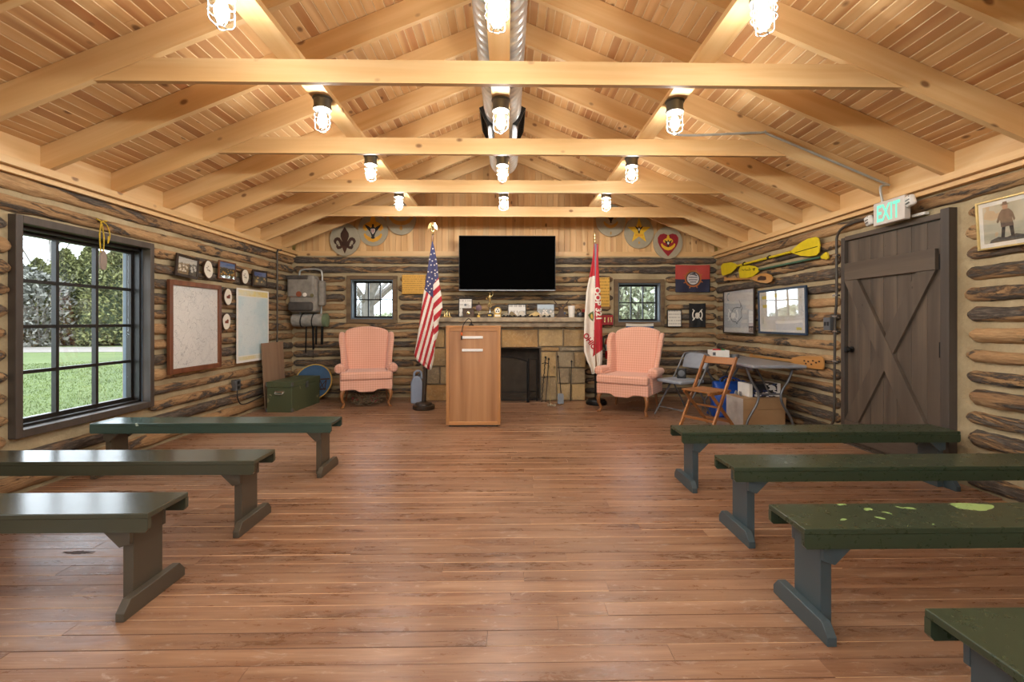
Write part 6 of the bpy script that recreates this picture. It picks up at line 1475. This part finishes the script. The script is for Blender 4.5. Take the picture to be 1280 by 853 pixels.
# ================================================================== OUTSIDE
def mk_grass():
    t = NT('lawn_grass'); tc = t.coord(rnd=False); n1 = t.noise(tc, .5, 4); n2 = t.noise(tc, 14, 4, .7); n3 = t.noise(tc, 90, 2)
    c = t.ramp(t.math('ADD', t.math('MULTIPLY', n1, .4), t.math('MULTIPLY', n2, .6)), [(.3, lin('#3d4a1c')), (.5, lin('#4c5b24')), (.7, lin('#626f34'))])
    t.bump(t.math('ADD', n2, n3), .5, .05)
    return t.fin(c, .9)
ZG = -.35
gd = MB().bb(-90, 40, -40, 90, ZG-.2, ZG).build('ground', mk_grass()); tag(gd, kind='structure')
gv = plain('pale_gravel', '#726b63', .9, 0, .15, 3, .3)
tag(MB().prism([(-60, 21.5), (0, 25.5), (0, 30), (-60, 27.5)], XY(ZG+.005), .01).build('gravel_drive', gv), 'pale gravel drive crossing the lawn outside the window', 'driveway', kind='structure')
# lawn blades near the window (uncountable)
rn = random.Random(31); vs = []; fs = []
for k in range(42000):
    d = rn.uniform(1.5, 17)**1.0; ang = R(rn.uniform(22, 62)); x = XL-.3-d*math.sin(ang)*1.25; y = 3.2+d*math.cos(ang)*1.1
    h = rn.uniform(.015, .045); a = rn.uniform(0, PI); w = .003+.0005*d; dx, dy = w*math.cos(a), w*math.sin(a); i = len(vs)
    vs += [(x-dx, y-dy, ZG), (x+dx, y+dy, ZG), (x+rn.uniform(-.03,.03), y+rn.uniform(-.03,.03), ZG+h)]; fs.append((i, i+1, i+2))
t = NT('grass_blade'); rr = t.noise(t.coord(rnd=False), 1.5, 2)
bm_ = t.fin(t.ramp(rr, [(.35, lin('#42511e')), (.65, lin('#667436'))]), .8)
tag(MB().add(vs, fs).build('grass', bm_), 'short green lawn grass outside the big window', 'grass', kind='stuff')
def leafm(name, a, b):
    t = NT(name); g = t.n('ShaderNodeNewGeometry').outputs['Random Per Island']; n = t.noise(t.coord(), .9, 3)
    return t.fin(t.ramp(t.math('ADD', t.math('MULTIPLY', g, .55), t.math('MULTIPLY', n, .45)), [(.25, lin(a)), (.5, lin(b)), (.8, tuple(min(1, x*1.7) for x in lin(b)[:3])+(1,))]), .7)
M['cedar'] = leafm('cedar_foliage', '#3a3c23', '#696a41'); M['bushl'] = leafm('shrub_foliage', '#6a6e58', '#9da188'); M['barkg'] = plain('grey_bark', '#75706a', .9, 0, .3, 12, .4)
def foliage(rn, n, fnp, size):
    vs = []; fs = []
    for k in range(n):
        p, out = fnp(); d = (out*.7+Vector((rn.gauss(0,.6), rn.gauss(0,.6), rn.gauss(0,.6)))).normalized(); sdv = d.cross(Vector((rn.gauss(0,1), rn.gauss(0,1), rn.gauss(0,1)))).normalized(); s = size*rn.uniform(.6, 1.4); i = len(vs)
        vs += [p-sdv*s*.35, p+d*s*.6-sdv*s*.2, p+d*s*1.1, p+d*s*.6+sdv*s*.3, p+sdv*s*.35]; fs.append((i, i+1, i+2, i+3, i+4))
    return MB().add(vs, fs)
def cedar(x, y, h, r, seed, label, n=9000):
    rn = random.Random(seed); root = empty('cedar_tree', (x, y, ZG), 0, label, 'tree', 'cedars beyond the drive'); off = Vector((seed*3.1, 0, 0))
    def f():
        q = rn.random()**1.1; a = rn.uniform(0, 2*PI); z = .02*h+q*h*.97
        R_ = r*(1-q**1.7)*(.86+.3*noise.noise(off+Vector((math.cos(a)*1.6, math.sin(a)*1.6, z*.9)))) + .06
        rr_ = R_*rn.uniform(.8, 1.05); return Vector((rr_*math.cos(a), rr_*math.sin(a), z)), Vector((math.cos(a), math.sin(a), .5))
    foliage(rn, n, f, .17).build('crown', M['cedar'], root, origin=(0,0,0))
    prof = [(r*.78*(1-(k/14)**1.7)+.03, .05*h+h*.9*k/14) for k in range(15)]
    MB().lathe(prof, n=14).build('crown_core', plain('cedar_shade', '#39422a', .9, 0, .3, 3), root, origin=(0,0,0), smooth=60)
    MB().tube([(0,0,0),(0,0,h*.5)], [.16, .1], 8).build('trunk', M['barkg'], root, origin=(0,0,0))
def bare(x, y, h, seed, label, lean=(0,0), thick=.12, name='bare_tree', levels=4, zb=ZG, spread=.55):
    rn = random.Random(seed); root = empty(name, (x, y, zb), 0, label, 'tree'); tr = MB(); br = MB()
    def grow(b, p, d, L, r, lv):
        n = 4; pts = [p]; 
        for k in range(n): d = (d+Vector((rn.gauss(0,.10), rn.gauss(0,.10), rn.gauss(0,.05)+.03))).normalized(); pts.append(pts[-1]+d*L/n)
        b.tube(pts, [r*(1-.5*k/n) for k in range(n+1)], 6 if lv < 2 else 4)
        if lv >= levels: return
        for k in range(3 if lv else 5):
            q = pts[rn.randint(1 if lv else 2, n)]; dd = (d+Vector((rn.gauss(0,spread), rn.gauss(0,spread), rn.gauss(0,spread*.6)))).normalized(); grow(br, q, dd, L*rn.uniform(.5, .75), r*.45, lv+1)
    grow(tr, Vector((0,0,0)), Vector((lean[0], lean[1], 1)).normalized(), h*.55, thick, 0)
    tr.build('trunk', M['barkg'], root, origin=(0,0,0), smooth=60); br.build('branches', M['barkg'], root, origin=(0,0,0))
def shrub(x, y, h, r, seed, label, m, n=1800, size=.16):
    rn = random.Random(seed); root = empty('shrub', (x, y, ZG), 0, label, 'shrub', 'shrubs round the cabin')
    def f():
        a = rn.uniform(0, 2*PI); q = rn.random(); z = h*q; R_ = r*math.sqrt(max(.05, 1-(2*q-.9)**2*.8))*rn.uniform(.35, 1.05); return Vector((R_*math.cos(a), R_*math.sin(a), z)), Vector((math.cos(a), math.sin(a), .6))
    foliage(rn, n, f, size).build('foliage', m, root, origin=(0,0,0)); b = MB()
    for k in range(26):
        a = rn.uniform(0, 2*PI); b.tube([(0,0,0), (r*.4*math.cos(a), r*.4*math.sin(a), h*.5), (r*rn.uniform(.5,.95)*math.cos(a+.3), r*.9*math.sin(a+.3), h*rn.uniform(.8,1.15))], [.018,.012,.005], 4)
    b.build('stems', M['barkg'], root, origin=(0,0,0))
# hedge of cedars beyond the drive, seen through the big window
def far(u, Y): p = onY(u, 402, Y); return p.x, p.y
for k, (u, Y, h, r) in enumerate(((-38, 31.5, 5.6, 2.5), (4, 32.5, 6.0, 2.6), (48, 33.5, 5.9, 2.6), (82, 32, 6.4, 2.6), (114, 33, 6.9, 2.8), (146, 32, 6.5, 2.6), (180, 33, 6.7, 2.8), (222, 33, 7.0, 2.7))):
    x, y = far(u, Y); cedar(x, y, h, r, 50+k, ('dull green cedar in the hedge row seen through the big window'), 9500)
for k, (u, Y, h, r) in enumerate(((-8, 29.8, 4.2, 1.9), (22, 29.8, 5.0, 2.0), (50, 29.8, 4.4, 1.9))):
    x, y = far(u, Y); shrub(x, y, h, r, 70+k, 'thin twiggy shrub before the cedar row', leafm('twig_foliage_%d' % k, '#45453c', '#6d6c64'), 1500, .22)
x, y = far(-75, 13.5); bare(x, y, 11, 5, 'leafless tree with branches across the top of the big window', (.45, .1), .14, levels=4)
x, y = far(150, 37.5); bare(x, y, 15, 9, 'leafless tree rising behind the cedars', (-.05, 0), .16, levels=4)
x, y = far(60, 37); bare(x, y, 15, 12, 'leafless tree behind the end of the cedar row', (.1, 0), .16, levels=4)
# behind the back windows
x, y = far(452, 10.2); bare(x-1.1, y, 7, 21, 'leaning bare tree with thick limbs behind the small window', (.55, 0), .17, levels=4)
x, y = far(482, 9.6); bare(x+.1, y, 7, 24, 'slanting bare trunk close behind the small window', (-.38, 0), .16, levels=4)
for k, (u, Y, h, r) in enumerate(((455, 16, 1.5, 1.4), (490, 17, 1.8, 1.6), (770, 12.5, 3.4, 1.4), (800, 12.2, 3.0, 1.3), (826, 12.8, 3.2, 1.5), (788, 16, 4.4, 2.2), (815, 16.5, 4.6, 2.2))):
    x, y = far(u, Y); shrub(x, y, h, r, 80+k, 'grey green shrub behind the small window nearest the backpack' if k < 2 else 'grey green shrub behind the small window beside the ship wheel banner', M['bushl'], 2600, .13)
